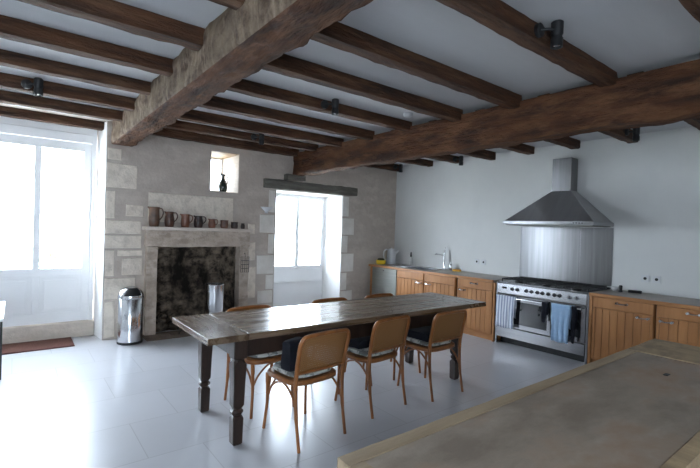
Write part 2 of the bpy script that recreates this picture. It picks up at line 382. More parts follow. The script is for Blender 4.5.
# ------------------------------------------------------------------ glazed door on the left
d1 = thing('door_1', 'white double glazed door with panelled lower half', 'door', (0, 6.72, 0)); struct(d1)
for k in ('label', 'category'): del d1[k]
bm = new()
DX0, DX1, DZ0, DZ1 = -1.43, 0.855, 0.205, 2.70
bx(bm, DX0, DX0+0.07, 0, 0.09, DZ0, DZ1); bx(bm, DX1-0.055, DX1, 0, 0.09, DZ0, DZ1); bx(bm, DX0+0.07, DX1-0.055, 0, 0.09, 2.585, DZ1)
struct(obj('door_frame', bm, white_paint, d1, bevel=0.006))
def leaf_bm(x0, x1):
    bm = new(); xm = (x0+x1)/2
    pz0, pz1 = 0.92, 2.47
    mid = x0+0.505
    bx(bm, x0, x0+0.075, 0.012, 0.062, 0.21, 2.58); bx(bm, x1-0.085, x1, 0.012, 0.062, 0.21, 2.58)
    bx(bm, mid-0.036, mid+0.036, 0.012, 0.062, 0.34, 0.82); bx(bm, mid-0.036, mid+0.036, 0.012, 0.062, pz0, pz1)
    bx(bm, x0+0.075, x1-0.085, 0.012, 0.062, pz1, 2.58); bx(bm, x0+0.075, x1-0.085, 0.012, 0.062, 0.21, 0.34)
    bx(bm, x0+0.075, x1-0.085, 0.012, 0.062, 0.82, pz0)
    for a, b in ((x0+0.075, mid-0.036), (mid+0.036, x1-0.085)):
        bx(bm, a, b, 0.030, 0.050, 0.34, 0.82)
        for q in ((a, a+0.03, 0.34, 0.82), (b-0.03, b, 0.34, 0.82)): bx(bm, q[0], q[1], 0.019, 0.035, q[2], q[3])
        bx(bm, a+0.03, b-0.03, 0.019, 0.035, 0.34, 0.37); bx(bm, a+0.03, b-0.03, 0.019, 0.035, 0.79, 0.82)
        bx(bm, a+0.055, b-0.055, 0.023, 0.035, 0.395, 0.765)
    return bm, [(x0+0.075, mid-0.036), (mid+0.036, x1-0.085)]
for x0, x1 in ((-0.29, 0.798), (-1.358, -0.294)):
    bm, ps = leaf_bm(x0, x1)
    lf = struct(obj('door_leaf', bm, white_paint, d1, bevel=0.004))
    for a, b in ps: struct(box('pane', glass, lf, a-0.004, b+0.004, 0.034, 0.040, 0.915, 2.475, 0))
bm = new()
for z in (0.45, 1.25, 1.62, 2.2):
    lathe(bm, [(0.008, -0.05), (0.010, -0.045), (0.010, 0.045), (0.008, 0.05)], (0.80, 0.003, z), 10)
struct(obj('hinge', bm, white_paint, d1, smooth=True))
box_sill = struct(box('trim_6', sill_stone, None, -1.44, 0.868, 6.685, 6.945, 0, 0.205, 0.012))
struct(box('trim_7', white_paint, None, -1.43, 0.855, 6.73, 6.94, 2.70, ZC-0.002, 0.0))

# ------------------------------------------------------------------ window by the corner
w1 = struct(bpy.data.objects.new('window_1', None)); COL.objects.link(w1); w1.location = (0, 6.74, 0)
bm = new()
wx0, wx1, wz0, wz1 = 3.445, 4.625, 0.79, 2.135
bx(bm, wx0, wx0+0.05, 0, 0.07, wz0, wz1); bx(bm, wx1-0.035, wx1, 0, 0.07, wz0, wz1); bx(bm, wx0+0.05, wx1-0.035, 0, 0.07, 2.11, wz1); bx(bm, wx0+0.05, wx1-0.035, 0, 0.07, wz0, 0.815)
struct(obj('window_frame', bm, white_paint, w1, bevel=0.005))
for a, b in ((3.498, 4.038), (4.042, 4.587)):
    bm = new()
    bx(bm, a, a+0.035, -0.012, 0.035, 0.818, 2.107); bx(bm, b-0.035, b, -0.012, 0.035, 0.818, 2.107)
    bx(bm, a+0.035, b-0.035, -0.012, 0.035, 2.07, 2.107); bx(bm, a+0.035, b-0.035, -0.012, 0.035, 0.818, 0.858)
    s = struct(obj('casement', bm, white_paint, w1, bevel=0.005))
    struct(box('pane', glass, s, a+0.03, b-0.03, 0.008, 0.013, 0.854, 2.075, 0))
struct(box('trim_8', white_paint, None, 3.445, 4.63, 6.74, 6.93, 0, 0.79, 0.004))
struct(box('trim_9', white_paint, None, 3.45, 4.62, 6.715, 6.735, 0.555, 0.575, 0.004))
# small window at the back of the niche
w2 = struct(bpy.data.objects.new('window_2', None)); COL.objects.link(w2); w2.location = (0, 6.86, 0)
bm = new()
bx(bm, 2.31, 2.335, 0, 0.05, 2.09, 2.63); bx(bm, 2.635, 2.66, 0, 0.05, 2.09, 2.63); bx(bm, 2.335, 2.635, 0, 0.05, 2.09, 2.115); bx(bm, 2.335, 2.635, 0, 0.05, 2.605, 2.63)
struct(obj('window_frame', bm, white_paint, w2, bevel=0.004)); struct(box('pane', glass, w2, 2.33, 2.64, 0.02, 0.026, 2.11, 2.61, 0))

# ------------------------------------------------------------------ old lintel over the window and corbel
def rough_beam(name, m, x0, x1, y0, y1, z0, z1, along, parent=None, amp=0.012, step=0.09, f=3.0, seed=0, cross=5, top_fixed=True, side_m=None):
    """hewn timber: cross-section rings with wavy, chipped arrises"""
    bm = new()
    L0, L1 = ((x0, x1), (y0, y1))[along]
    n = max(3, int((L1-L0)/step)); c = cross
    per = []
    for i in range(c): per.append((i/c, 0))
    for i in range(c): per.append((1, i/c))
    for i in range(c): per.append((1-i/c, 1))
    for i in range(c): per.append((0, 1-i/c))
    rings = []
    a0, a1 = ((y0, y1), (x0, x1))[along]
    for k in range(n+1):
        t = L0+(L1-L0)*k/n; ring = []
        for u, v in per:
            a = a0+(a1-a0)*u; z = z0+(z1-z0)*v
            ca, cz = (a0+a1)/2, (z0+z1)/2
            corner = (abs(u-0.5)*2)*(abs(v-0.5)*2)
            q = Vector((t*f, a*f*1.7+seed, z*f*1.7-seed))
            q2 = q*3.1
            d = noise.noise(q)*amp+noise.noise(q2)*amp*0.55+noise.noise(q*8.5)*amp*0.28
            d -= max(0, corner-0.8)*amp*2.2*(1+noise.noise(q2*1.3))
            dirv = Vector((a-ca, z-cz)); dirv.normalize()
            a2 = a+dirv.x*d; z2 = z+dirv.y*d
            if top_fixed and v > 0.98: z2 = z1
            ring.append((t, a2, z2) if along == 0 else (a2, t, z2))
        rings.append(ring)
    loft(bm, rings)
    o = obj(name, bm, m, parent, smooth=True, angle=0.9)
    if side_m:
        o.data.materials.append(side_m)
        for p in o.data.polygons:
            if p.index < n*4*c and p.index % (4*c) >= 3*c: p.material_index = 1
    return o
tag(rough_beam('window_lintel', grey_wood, 3.15, 5.06, 6.29, 6.36, 2.175, 2.325, 0, seed=4, top_fixed=False), 'weathered grey wooden lintel over the window near the corner', 'lintel')
tag(rough_beam('beam_corbel', grey_wood, 3.52, 3.87, 6.22, 6.36, 2.335, 2.425, 0, seed=9, top_fixed=False), 'short grey wooden block carrying the end of the right beam', 'block')

# ------------------------------------------------------------------ big beams
B1 = (0.965, 1.235, 2.555); B2 = (3.69, 3.865, 2.43)
tag(rough_beam('ceiling_beam', beam_big, B1[0], B1[1], YF, YB-0.001, B1[2], ZC-0.002, 1, amp=0.026, step=0.045, cross=9, seed=1, f=2.9, side_m=beam_pale), 'massive hewn beam, pale worn, painted-lit side, running over the left of the table', 'beam', 'large ceiling beams')
tag(rough_beam('ceiling_beam', beam_big, B2[0], B2[1], YF, YB-0.001, B2[2], 2.80, 1, amp=0.026, step=0.05, cross=9, seed=6, f=2.2), 'massive dark brown beam running over the kitchen side, ending above the window', 'beam', 'large ceiling beams')
# joists: y of the far edge
ORD = ['first', 'second', 'third', 'fourth', 'fifth', 'sixth', 'seventh', 'eighth', 'ninth', 'tenth', 'eleventh', 'twelfth']
def joists(ys, x0, x1, where, seed, wdt=0.115, zb=2.742, nvis=99):
    ys = sorted(ys, reverse=True)
    for i, y in enumerate(ys):
        o = rough_beam('ceiling_joist', beam_dark, x0, x1, y-wdt, y, zb+0.01*math.sin(i*2.1+seed), ZC-0.001, 0, amp=0.008, step=0.07, seed=seed+i*3.3, cross=4, f=4.0)
        tag(o, 'dark wooden ceiling joist, %s from the back wall %s' % (ORD[i], where), 'joist', 'ceiling joists '+where)
joists([6.58, 5.78, 5.10, 4.42, 3.70, 3.0, 2.33], XL, B1[0]+0.03, 'left of the big pale beam', 20)
joists([6.33, 5.75, 5.10, 4.42, 3.74, 3.0, 2.33, 1.52], B1[1]-0.03, B2[0]+0.03, 'between the two big beams', 50)
joists([6.22, 5.42, 4.80, 4.12, 3.47, 2.82, 2.13, 1.38, 0.72], B2[1]-0.03, 6.03, 'right of the dark beam', 80)
tag(rough_beam('ceiling_joist', beam_dark, B1[1]-0.03, B2[0]+0.03, 0.60, 0.72, 2.75, ZC-0.001, 0, amp=0.007, seed=99, cross=3), 'dark wooden ceiling joist at the top right corner, nearest the worktable', 'joist', 'ceiling joists between the two big beams')

# ------------------------------------------------------------------ fireplace
fp = thing('fireplace', 'old limestone fireplace with a shelf of jugs and a sooty opening', 'fireplace', (2.14, YB, 0))
fx = -2.14
def rough_box(name, m, parent, x0, x1, y0, y1, z0, z1, amp=0.008, step=0.07, seed=0.0, f=5):
    bm = new()
    bx(bm, x0, x1, y0, y1, z0, z1)
    n = max(1, int(max(x1-x0, y1-y0, z1-z0)/step))
    bmesh.ops.subdivide_edges(bm, edges=bm.edges[:], cuts=min(n, 14), use_grid_fill=True)
    for v in bm.verts:
        q = v.co*f+Vector((seed, seed*2, -seed))
        v.co += noise.noise_vector(q)*amp
    return obj(name, bm, m, parent, smooth=True, angle=0.9)
rough_box('jamb', surround, fp, 1.410+fx, 1.545+fx, -0.10, 0.06, 0.0, 1.225, seed=1)
rough_box('jamb', surround, fp, 2.74+fx, 2.885+fx, -0.10, 0.06, 0.0, 1.225, seed=5)
rough_box('lintel', surround, fp, 1.395+fx, 2.90+fx, -0.10, 0.10, 1.225, 1.45, seed=8, amp=0.010)
rough_box('mantel_shelf', sill_stone, fp, 1.365+fx, 2.89+fx, -0.21, 0.02, 1.455, 1.498, seed=11, amp=0.004)
bm = new()
X0, X1, Y0, Y1, Z1 = 1.50+fx, 2.80+fx, 0.03, 0.58, 1.27
quad(bm, (X0, Y0, 0.012), (X1, Y0, 0.012), (X1-0.12, Y1, 0.012), (X0+0.12, Y1, 0.012))
quad(bm, (X0, Y0, 0.012), (X0+0.12, Y1, 0.012), (X0+0.12, Y1, Z1), (X0, Y0, Z1))
quad(bm, (X1, Y0, 0.012), (X1-0.12, Y1, 0.012), (X1-0.12, Y1, Z1), (X1, Y0, Z1))
quad(bm, (X0+0.12, Y1, 0.012), (X1-0.12, Y1, 0.012), (X1-0.12, Y1, Z1), (X0+0.12, Y1, Z1))
quad(bm, (X0, Y0, Z1), (X1, Y0, Z1), (X1-0.12, Y1, Z1), (X0+0.12, Y1, Z1))
bmesh.ops.subdivide_edges(bm, edges=bm.edges[:], cuts=14, use_grid_fill=True)
for v in bm.verts: v.co += noise.noise_vector(v.co*7)*0.02
obj('firebox', bm, soot, fp, smooth=True, angle=1.2)
bm = new()
for i in range(4):
    for j in range(2):
        bx(bm, 1.38+fx+i*0.335, 1.38+fx+i*0.335+0.328, -0.36+j*0.18, -0.36+j*0.18+0.174, 0.0, 0.018)
obj('hearth', bm, hearth_m, fp, bevel=0.004)
# rubble and ash at the back of the fire
rb = new()
for i in range(16):
    x = rng.uniform(-0.48, 0.10); y = rng.uniform(0.12, 0.45); s = rng.uniform(0.05, 0.10)
    t = new(); bmesh.ops.create_icosphere(t, subdivisions=2, radius=s)
    for v in t.verts: v.co += noise.noise_vector(v.co*9+Vector((i, 0, 0)))*s*0.4; v.co.z *= 0.8
    bmesh.ops.translate(t, verts=t.verts, vec=(x, y, 0.012+s*0.7+(0.09 if rng.random() < 0.4 else 0)))
    me = bpy.data.meshes.new('tmp'); t.to_mesh(me); t.free(); rb.from_mesh(me); bpy.data.meshes.remove(me)
rubble = obj('rubble', rb, soot, fp, smooth=True); rubble['kind'] = 'stuff'
# fire dog on the hearth
fd = thing('fire_dog', 'black iron fire dog standing at the front of the fireplace', 'fire dog', (1.88, 6.12, 0.018))
bm = new(); tube(bm, [(0, 0, 0.06), (0, 0.27, 0.06)], 0.011, 8); tube(bm, [(0, 0.25, 0), (0, 0.25, 0.06)], 0.010, 8); obj('bar', bm, iron, fd, smooth=True)
bm = new(); tube(bm, spline([(-0.06, 0, 0), (-0.03, 0, 0.05), (0, 0, 0.07), (0.03, 0, 0.05), (0.06, 0, 0)]), 0.009, 8)
tube(bm, [(0, 0, 0.05), (0, 0, 0.20)], 0.009, 8); lathe(bm, [(0.001, -0.018), (0.014, -0.012), (0.018, 0), (0.014, 0.012), (0.001, 0.018)], (0, 0, 0.21), 10); obj('upright', bm, iron, fd, smooth=True)
# iron grill hung on the right jamb
gr = thing('iron_grill', 'small black iron grill hanging on the right side of the fireplace', 'grill', (2.815, 6.226, 0.83))
bm = new(); tube(bm, [(-0.065, 0, 0), (0.065, 0, 0), (0.065, 0, 0.24), (-0.065, 0, 0.24)], 0.005, 6, closed=True); obj('frame', bm, iron, gr)
bm = new()
for i in range(3): tube(bm, [(-0.035+i*0.035, 0, 0), (-0.035+i*0.035, 0, 0.24)], 0.004, 6)
for i in range(3): tube(bm, [(-0.065, 0, 0.06+i*0.06), (0.065, 0, 0.06+i*0.06)], 0.004, 6)
obj('bars', bm, iron, gr)
bm = new(); tube(bm, spline([(0, 0, 0.24), (0, 0, 0.28), (0, 0.012, 0.30), (0, 0.028, 0.28)], 4), 0.004, 6); obj('hook', bm, iron, gr)

# steel container in the fireplace
cn = thing('steel_container', 'tall open cylindrical steel container standing on the hearth', 'container', (2.34, 6.20, 0.019))
bm = new(); lathe(bm, [(0.133, 0), (0.137, 0.01), (0.137, 0.66), (0.132, 0.66), (0.130, 0.02)], seg=32); obj('body', bm, bin_steel, cn, smooth=True)
bm = new(); tube(bm, [(0.138*math.cos(2*PI*i/32), 0.138*math.sin(2*PI*i/32), 0.655) for i in range(32)], 0.007, 8, closed=True); obj('rim', bm, chrome, cn, smooth=True)

# waste bin with domed top
wbn = thing('waste_bin', 'polished steel domed waste bin with black flap by the fireplace', 'bin', (1.19, 6.055, 0))
R0 = 0.148
bm = new(); lathe(bm, [(0.140, 0), (0.150, 0.004), (0.150, 0.03), (0.145, 0.035)], seg=40); obj('base', bm, black, wbn, smooth=True)
bm = new(); lathe(bm, [(0.144, 0.03), (R0, 0.034), (R0, 0.575), (0.144, 0.58)], seg=40); obj('body', bm, bin_steel, wbn, smooth=True)
bm = new()
pr = [(0.151, 0.575), (0.153, 0.58), (0.153, 0.60)]
for i in range(1, 9):
    a = i/8*PI/2; pr.append((0.151*math.cos(a), 0.60+0.13*math.sin(a)))
lathe(bm, pr, seg=40); obj('dome', bm, bin_steel, wbn, smooth=True)
bm = new()
rings = []
for i in range(9):          # flap: a shell lying just over the dome, facing the room
    e = 0.14+i/8*0.82
    ring = []
    for k in range(11):
        az = math.radians(-107-40+8*k)+math.radians(15)
        ring.append((0.1555*math.cos(e)*math.cos(az), 0.1555*math.cos(e)*math.sin(az), 0.602+0.134*math.sin(e)))
    rings.append(ring)
loft(bm, rings, closed=False)
fl = obj('flap', bm, black, wbn, smooth=True); md = fl.modifiers.new('depth', 'SOLIDIFY'); md.thickness = 0.004
bm = new(); tube(bm, [(0.150*math.cos(2*PI*i/40), 0.150*math.sin(2*PI*i/40), 0.578) for i in range(40)], 0.005, 8, closed=True); obj('band', bm, chrome, wbn, smooth=True)

# ------------------------------------------------------------------ jugs on the mantel
def jug(loc, label, h, w, m, handle=True, neck=0.8, hang=-0.15, grp='row of jugs on the mantel shelf'):
    t = thing('stoneware_jug' if handle else 'stoneware_pot', label, 'jug' if handle else 'pot', loc, hang, grp)
    r = w/2
    bm = new()
    lathe(bm, [(r*0.80, 0), (r*0.86, h*0.03), (r*0.98, h*0.25), (r, h*0.45), (r*0.92, h*0.66), (r*neck, h*0.82), (r*neck*1.02, h*0.95), (r*neck*1.10, h),
               (r*neck*0.98, h), (r*neck*0.85, h*0.85), (r*0.85, h*0.4), (r*0.7, h*0.06)], seg=24)
    obj('body', bm, m, t, smooth=True)
    if handle:
        bm = new()
        tube(bm, spline([(r*neck*0.95, 0, h*0.93), (r*1.35, 0, h*0.92), (r*1.62, 0, h*0.74), (r*1.45, 0, h*0.52), (r*0.96, 0, h*0.34)], 5), r*0.12, 8)
        obj('handle', bm, m, t, smooth=True)
        bm = new()
        tube(bm, [(-r*neck*0.85, 0, h*0.90), (-r*neck*1.05, 0, h*0.96), (-r*neck*1.28, 0, h*1.0)], [r*0.2, r*0.17, r*0.12], 8)
        obj('spout', bm, m, t, smooth=True)
    return t
ym, zm = 6.255, 1.502
jug((1.490, ym, zm), 'tallest brown jug, at the left end of the mantel shelf', 0.265, 0.140, clay1, neck=0.92)
jug((1.690, ym, zm), 'dark brown jug standing right of the tallest jug', 0.210, 0.128, clay2)
jug((1.905, ym, zm), 'plain terracotta jug, third from left on the mantel shelf', 0.185, 0.122, clay3, neck=0.9)
jug((2.090, ym, zm), 'wide blackish brown jug with a large handle in the middle of the row', 0.170, 0.130, clay4)
jug((2.290, ym, zm), 'small reddish jug right of the wide blackish jug', 0.132, 0.105, clay3)
jug((2.480, ym, zm), 'straight brown pot without handle on the mantel shelf', 0.122, 0.115, clay2, False, 0.98)
jug((2.640, ym, zm), 'squat dark pot, second from the right end of the shelf', 0.100, 0.108, clay4, False, 0.95)
jug((2.775, ym, zm), 'tiny dark pot at the right end of the mantel shelf', 0.085, 0.066, clay4, False, 0.75)

# jug in the high niche
nj = thing('glazed_pitcher', 'dark slender pitcher standing in the small high window niche', 'pitcher', (2.545, 6.52, 2.066))
bm = new(); lathe(bm, [(0.045, 0), (0.062, 0.02), (0.072, 0.08), (0.062, 0.14), (0.034, 0.19), (0.024, 0.215), (0.024, 0.25), (0.032, 0.275), (0.026, 0.275), (0.02, 0.24)], seg=24); obj('body', bm, green_glass, nj, smooth=True)
bm = new(); tube(bm, spline([(0.022, 0, 0.255), (0.06, 0, 0.25), (0.078, 0, 0.20), (0.066, 0, 0.12)], 5), 0.007, 8); obj('handle', bm, green_glass, nj, smooth=True)
bm = new(); tube(bm, [(-0.018, 0, 0.262), (-0.032, 0, 0.278), (-0.045, 0, 0.286)], [0.014, 0.011, 0.008], 8); obj('spout', bm, green_glass, nj, smooth=True)

# wall uplighter
sc = thing('wall_sconce', 'white half-cone wall light left of the window', 'wall light', (3.215, YB-0.012, 1.78))
bm = new()
rings = []
for r, z in ((0.012, 0), (0.045, 0.03), (0.10, 0.085)):
    rings.append([(r*1.1*math.cos(PI+PI*k/16), 0.010+r*math.sin(PI+PI*k/16)*0.9, z) for k in range(17)])
loft(bm, rings, closed=True); obj('shade', bm, white_plastic, sc, smooth=True)
box('mount', white_plastic, sc, -0.03, 0.03, 0.0, 0.012, -0.015, 0.07)

# ------------------------------------------------------------------ kitchen run on the right wall
FX = 5.45       # cabinet front plane
ZT = 0.885
def handle(parent, y, z, w=0.10, x=-0.001):
    bm = new()
    for s in (-1, 1): lathe(bm, [(0.014, 0), (0.014, -0.004), (0.008, -0.008), (0.008, -0.020), (0.014, -0.026), (0.012, -0.034)], (x, y+s*w/2, z), 10, axis='x')
    tube(bm, spline([(x-0.024, y-w/2, z), (x-0.030, y, z-0.004), (x-0.024, y+w/2, z)], 5), 0.007, 8)
    return obj('handle', bm, chrome, parent, smooth=True)
def tg_panel(y0, y1, z0, z1, x=-0.022, n=7):
    """framed front of tongue-and-groove boards; local x grows into the cabinet"""
    bm = new()
    f = 0.028
    bx(bm, x, 0, y0, y0+f, z0, z1); bx(bm, x, 0, y1-f, y1, z0, z1)
    bw = (y1-y0-2*f)/n
    for i in range(n):
        a = y0+f+i*bw
        bx(bm, x+0.002, 0, a+0.003, a+bw-0.003, z0, z1)
    bx(bm, x+0.010, 0, y0+f, y1-f, z0, z1)
    return bm
def cabinet(label, y0, y1, hand, knobdrawer=True, group='wooden kitchen cabinets'):
    """y1 is the left side as seen from the room"""
    t = thing('kitchen_cabinet', label, 'cabinet', (FX, (y0+y1)/2, 0), 0, group)
    h = (y1-y0)/2
    bm = new(); bx(bm, 0.004, 0.645, -h+0.002, -h+0.020, 0.10, ZT-0.038); bx(bm, 0.004, 0.645, h-0.020, h-0.002, 0.10, ZT-0.038); bx(bm, 0.630, 0.645, -h+0.020, h-0.020, 0.10, ZT-0.038); bx(bm, 0.004, 0.630, -h+0.020, h-0.020, 0.10, 0.118); bx(bm, 0.004, 0.018, -h+0.020, h-0.020, 0.118, ZT-0.038); obj('body', bm, cab_edge, t)
    bm = new(); bx(bm, 0.03, 0.05, -h+0.002, h-0.002, 0.0, 0.10); obj('plinth', bm, cab_edge, t)
    d = obj('drawer', bx(new(), -0.022, 0, -h+0.006, h-0.006, 0.725, 0.842), cab_wood, t, bevel=0.004)
    if knobdrawer: handle(d, 0, 0.80, x=-0.022)
    d = obj('door', tg_panel(-h+0.006, h-0.006, 0.105, 0.715), cab_wood, t, bevel=0.0025)
    handle(d, hand*(h-0.10), 0.680, x=-0.022)
    return t
cabinet('wooden sink cabinet with plain top panel beside the steel dishwasher', 4.905, 5.550, -1, False)
cabinet('wooden cabinet in front of the tap, plain top panel, under the left worktop', 4.250, 4.895, 1, False)
cabinet('wooden cabinet with drawer left of the range cooker', 3.578, 4.205, 1, True)
cabinet('wooden cabinet with drawer immediately right of the range cooker', 1.600, 2.225, -1, True)
cabinet('rightmost wooden cabinet, partly cut by the frame, behind the worktable', 0.930, 1.585, 1, True)
cabinet('wooden cabinet at the far right end, mostly out of frame', 0.285, 0.915, -1, True)
ep = box('end_panel', cab_edge, None, 5.435, 6.09, 3.543, 3.573, 0.0, 0.848); tag(ep, 'narrow wooden end panel between left cabinet and range cooker', 'panel', 'wooden end panels')
ep = box('end_panel', cab_edge, None, 5.435, 6.09, 2.232, 2.262, 0.0, 0.848); tag(ep, 'narrow wooden end panel between range cooker and right cabinet', 'panel', 'wooden end panels')
ep = box('gap_shade_strip', gap_shade, None, 5.47, 6.09, 4.209, 4.246, 0.0, 0.848); tag(ep, 'dark strip for the shade in the gap between two left cabinets', 'panel')  # solid dark strip in place of a shaded gap
ep = box('end_panel', cab_edge, None, 5.435, 6.09, 6.236, 6.282, 0.0, 0.848); tag(ep, 'narrow wooden end panel left of the dishwasher by the back wall', 'panel', 'wooden end panels')
# dishwasher
dw = thing('dishwasher', 'dull grey steel dishwasher under the corner of the worktop', 'dishwasher', (FX, 5.893, 0))
box('body', black, dw, 0.012, 0.63, -0.335, 0.335, 0.09, 0.845)
dd = box('door', steel_dull, dw, -0.018, 0.010, -0.33, 0.33, 0.12, 0.843, 0.006)
bm = new(); lathe(bm, [(0.012, 0), (0.014, -0.006), (0.010, -0.014)], (-0.018, 0.0, 0.80), 14, axis='x'); obj('knob', bm, chrome, dd, smooth=True)
box('plinth', black, dw, 0.04, 0.06, -0.33, 0.33, 0, 0.09)
# worktops
wt = thing('kitchen_worktop', 'long worktop with sink, wood-edged, left of the range cooker', 'worktop', (5.42, 4.95, ZT), 0, 'kitchen worktops')
bm = new()
sx0, sx1, sy0, sy1 = 0.16, 0.56, 0.06, 0.54
Yn, Yp = -1.378, 1.375
for q in ((0.02, sx0, Yn, Yp), (sx1, 0.695, Yn, Yp), (sx0, sx1, Yn, sy0), (sx0, sx1, sy1, Yp)): bx(bm, q[0], q[1], q[2], q[3], -0.036, 0)
obj('slab', bm, top_stone, wt); box('edge_strip', cab_edge, wt, 0, 0.022, Yn, Yp, -0.037, 0.001, 0.004)
wt2 = thing('kitchen_worktop', 'worktop with wood edge right of the range cooker', 'worktop', (5.42, 1.25, ZT), 0, 'kitchen worktops')
box('slab', top_stone, wt2, 0.02, 0.695, -0.97, 1.015, -0.036, 0, 0); box('edge_strip', cab_edge, wt2, 0, 0.022, -0.97, 1.015, -0.037, 0.001, 0.004)
# sink
sk = thing('kitchen_sink', 'inset steel sink with draining board in the left worktop', 'sink', (5.42, 4.95, ZT))
bm = new()
bx(bm, sx0+0.004, sx0+0.012, sy0+0.004, sy1-0.004, -0.16, 0.002); bx(bm, sx1-0.012, sx1-0.004, sy0+0.004, sy1-0.004, -0.16, 0.002)
bx(bm, sx0+0.012, sx1-0.012, sy0+0.004, sy0+0.012, -0.16, 0.002); bx(bm, sx0+0.012, sx1-0.012, sy1-0.012, sy1-0.004, -0.16, 0.002)
bx(bm, sx0+0.004, sx1-0.004, sy0+0.004, sy1-0.004, -0.17, -0.16); obj('basin', bm, steel, sk)
bm = new(); tube(bm, [(sx0-0.01, sy0-0.01, 0.003), (sx1+0.01, sy0-0.01, 0.003), (sx1+0.01, sy1+0.01, 0.003), (sx0-0.01, sy1+0.01, 0.003)], 0.008, 8, closed=True, flat=0.5); obj('rim', bm, steel, sk, smooth=True)
bm = new(); bx(bm, sx0-0.01, sx1+0.01, sy1+0.02, sy1+0.46, 0.001, 0.005)
for i in range(8): bx(bm, sx0+0.02+i*0.048, sx0+0.03+i*0.048, sy1+0.04, sy1+0.44, 0.005, 0.009)
obj('drainer', bm, steel, sk)
# mixer tap
tp = thing('kitchen_tap', 'tall chrome mixer tap behind the sink', 'tap', (6.045, 4.985, ZT+0.001))
bm = new(); lathe(bm, [(0.028, 0), (0.028, 0.008), (0.022, 0.014), (0.020, 0.12), (0.014, 0.13)], seg=20); obj('body', bm, chrome, tp, smooth=True)
bm = new(); tube(bm, [(0, 0, 0.12), (0, 0, 0.30)], 0.017, 12); lathe(bm, [(0.017, 0.30), (0.020, 0.305), (0.020, 0.345), (0.012, 0.352)], seg=14); tube(bm, [(0, 0, 0.25), (-0.08, 0.02, 0.265), (-0.17, 0.05, 0.275), (-0.18, 0.052, 0.255)], 0.012, 10); obj('spout', bm, chrome, tp, smooth=True)
bm = new(); tube(bm, [(0, 0, 0.35), (-0.01, -0.02, 0.375), (-0.02, -0.03, 0.40)], [0.010, 0.008, 0.007], 8); obj('lever', bm, chrome, tp, smooth=True)
sp = thing('soap_dispenser', 'short chrome soap dispenser right of the tap', 'soap dispenser', (6.04, 4.83, ZT+0.001))
bm = new(); lathe(bm, [(0.024, 0), (0.026, 0.005), (0.026, 0.10), (0.018, 0.115), (0.010, 0.12), (0.010, 0.14)], seg=18); obj('body', bm, chrome, sp, smooth=True)
bm = new(); tube(bm, [(0.012, 0, 0.142), (-0.03, 0, 0.145), (-0.045, 0, 0.138)], 0.007, 8); obj('nozzle', bm, chrome, sp, smooth=True)
# kettle
kt = thing('electric_kettle', 'white electric kettle in the corner of the worktop', 'kettle', (5.90, 6.20, ZT+0.001), -0.3); kt.scale = (1.15, 1.15, 1.15)
bm = new(); lathe(bm, [(0.078, 0), (0.085, 0.004), (0.085, 0.02), (0.078, 0.026)], seg=28); obj('base', bm, white_plastic, kt, smooth=True)
bm = new(); lathe(bm, [(0.076, 0.026), (0.080, 0.03), (0.078, 0.12), (0.068, 0.22), (0.062, 0.245)], seg=28); obj('body', bm, white_plastic, kt, smooth=True)
bm = new(); lathe(bm, [(0.062, 0.245), (0.058, 0.258), (0.03, 0.266), (0.012, 0.268), (0.012, 0.28), (0.002, 0.282)], seg=24); obj('lid', bm, white_plastic, kt, smooth=True)
bm = new(); tube(bm, spline([(-0.05, 0.03, 0.24), (-0.08, 0.05, 0.245), (-0.11, 0.07, 0.20), (-0.105, 0.065, 0.10), (-0.07, 0.04, 0.05)], 5), 0.012, 8); obj('handle', bm, white_plastic, kt, smooth=True)
bm = new(); tube(bm, [(0.055, -0.035, 0.18), (0.085, -0.055, 0.215), (0.10, -0.064, 0.235)], [0.026, 0.018, 0.012], 8); obj('spout', bm, white_plastic, kt, smooth=True)
# yellow tin beside the kettle
yt = thing('yellow_basket', 'small yellow container with dark contents left of the kettle', 'container', (5.66, 6.235, ZT+0.001)); yt.scale = (1.3, 1.3, 1.2)
bm = new(); lathe(bm, [(0.060, 0), (0.066, 0.005), (0.075, 0.065), (0.070, 0.065), (0.058, 0.012)], seg=20); obj('bowl', bm, yellow, yt, smooth=True)
bm = new()
for i in range(7):
    a = i*0.9; c = (0.03*math.cos(a), 0.03*math.sin(a), 0.07)
    t = new(); bmesh.ops.create_icosphere(t, subdivisions=2, radius=0.026); bmesh.ops.translate(t, verts=t.verts, vec=c)
    me = bpy.data.meshes.new('tmp'); t.to_mesh(me); t.free(); bm.from_mesh(me); bpy.data.meshes.remove(me)
cc = obj('contents', bm, green_glass, yt, smooth=True); cc['kind'] = 'stuff'
# bottle near the kettle
bt = thing('washing_up_bottle', 'small pale bottle with dark top at the back of the draining board', 'bottle', (6.02, 5.78, ZT+0.012))
bm = new(); lathe(bm, [(0.030, 0), (0.034, 0.005), (0.034, 0.12), (0.020, 0.15), (0.014, 0.16)], seg=18); obj('body', bm, white_cer, bt, smooth=True)
bm = new(); lathe(bm, [(0.016, 0.158), (0.018, 0.165), (0.016, 0.19), (0.012, 0.23), (0.008, 0.25)], seg=14); obj('cap', bm, black, bt, smooth=True)
# sponge dish
sd = thing('sponge', 'yellow orange sponge lying right of the tap', 'sponge', (5.99, 4.66, ZT+0.001), 0.2)
box('pad', orange_m, sd, -0.04, 0.04, -0.065, 0.065, 0.006, 0.034, 0.006); box('scourer', yellow, sd, -0.04, 0.04, -0.065, 0.065, 0.0, 0.006, 0.002)
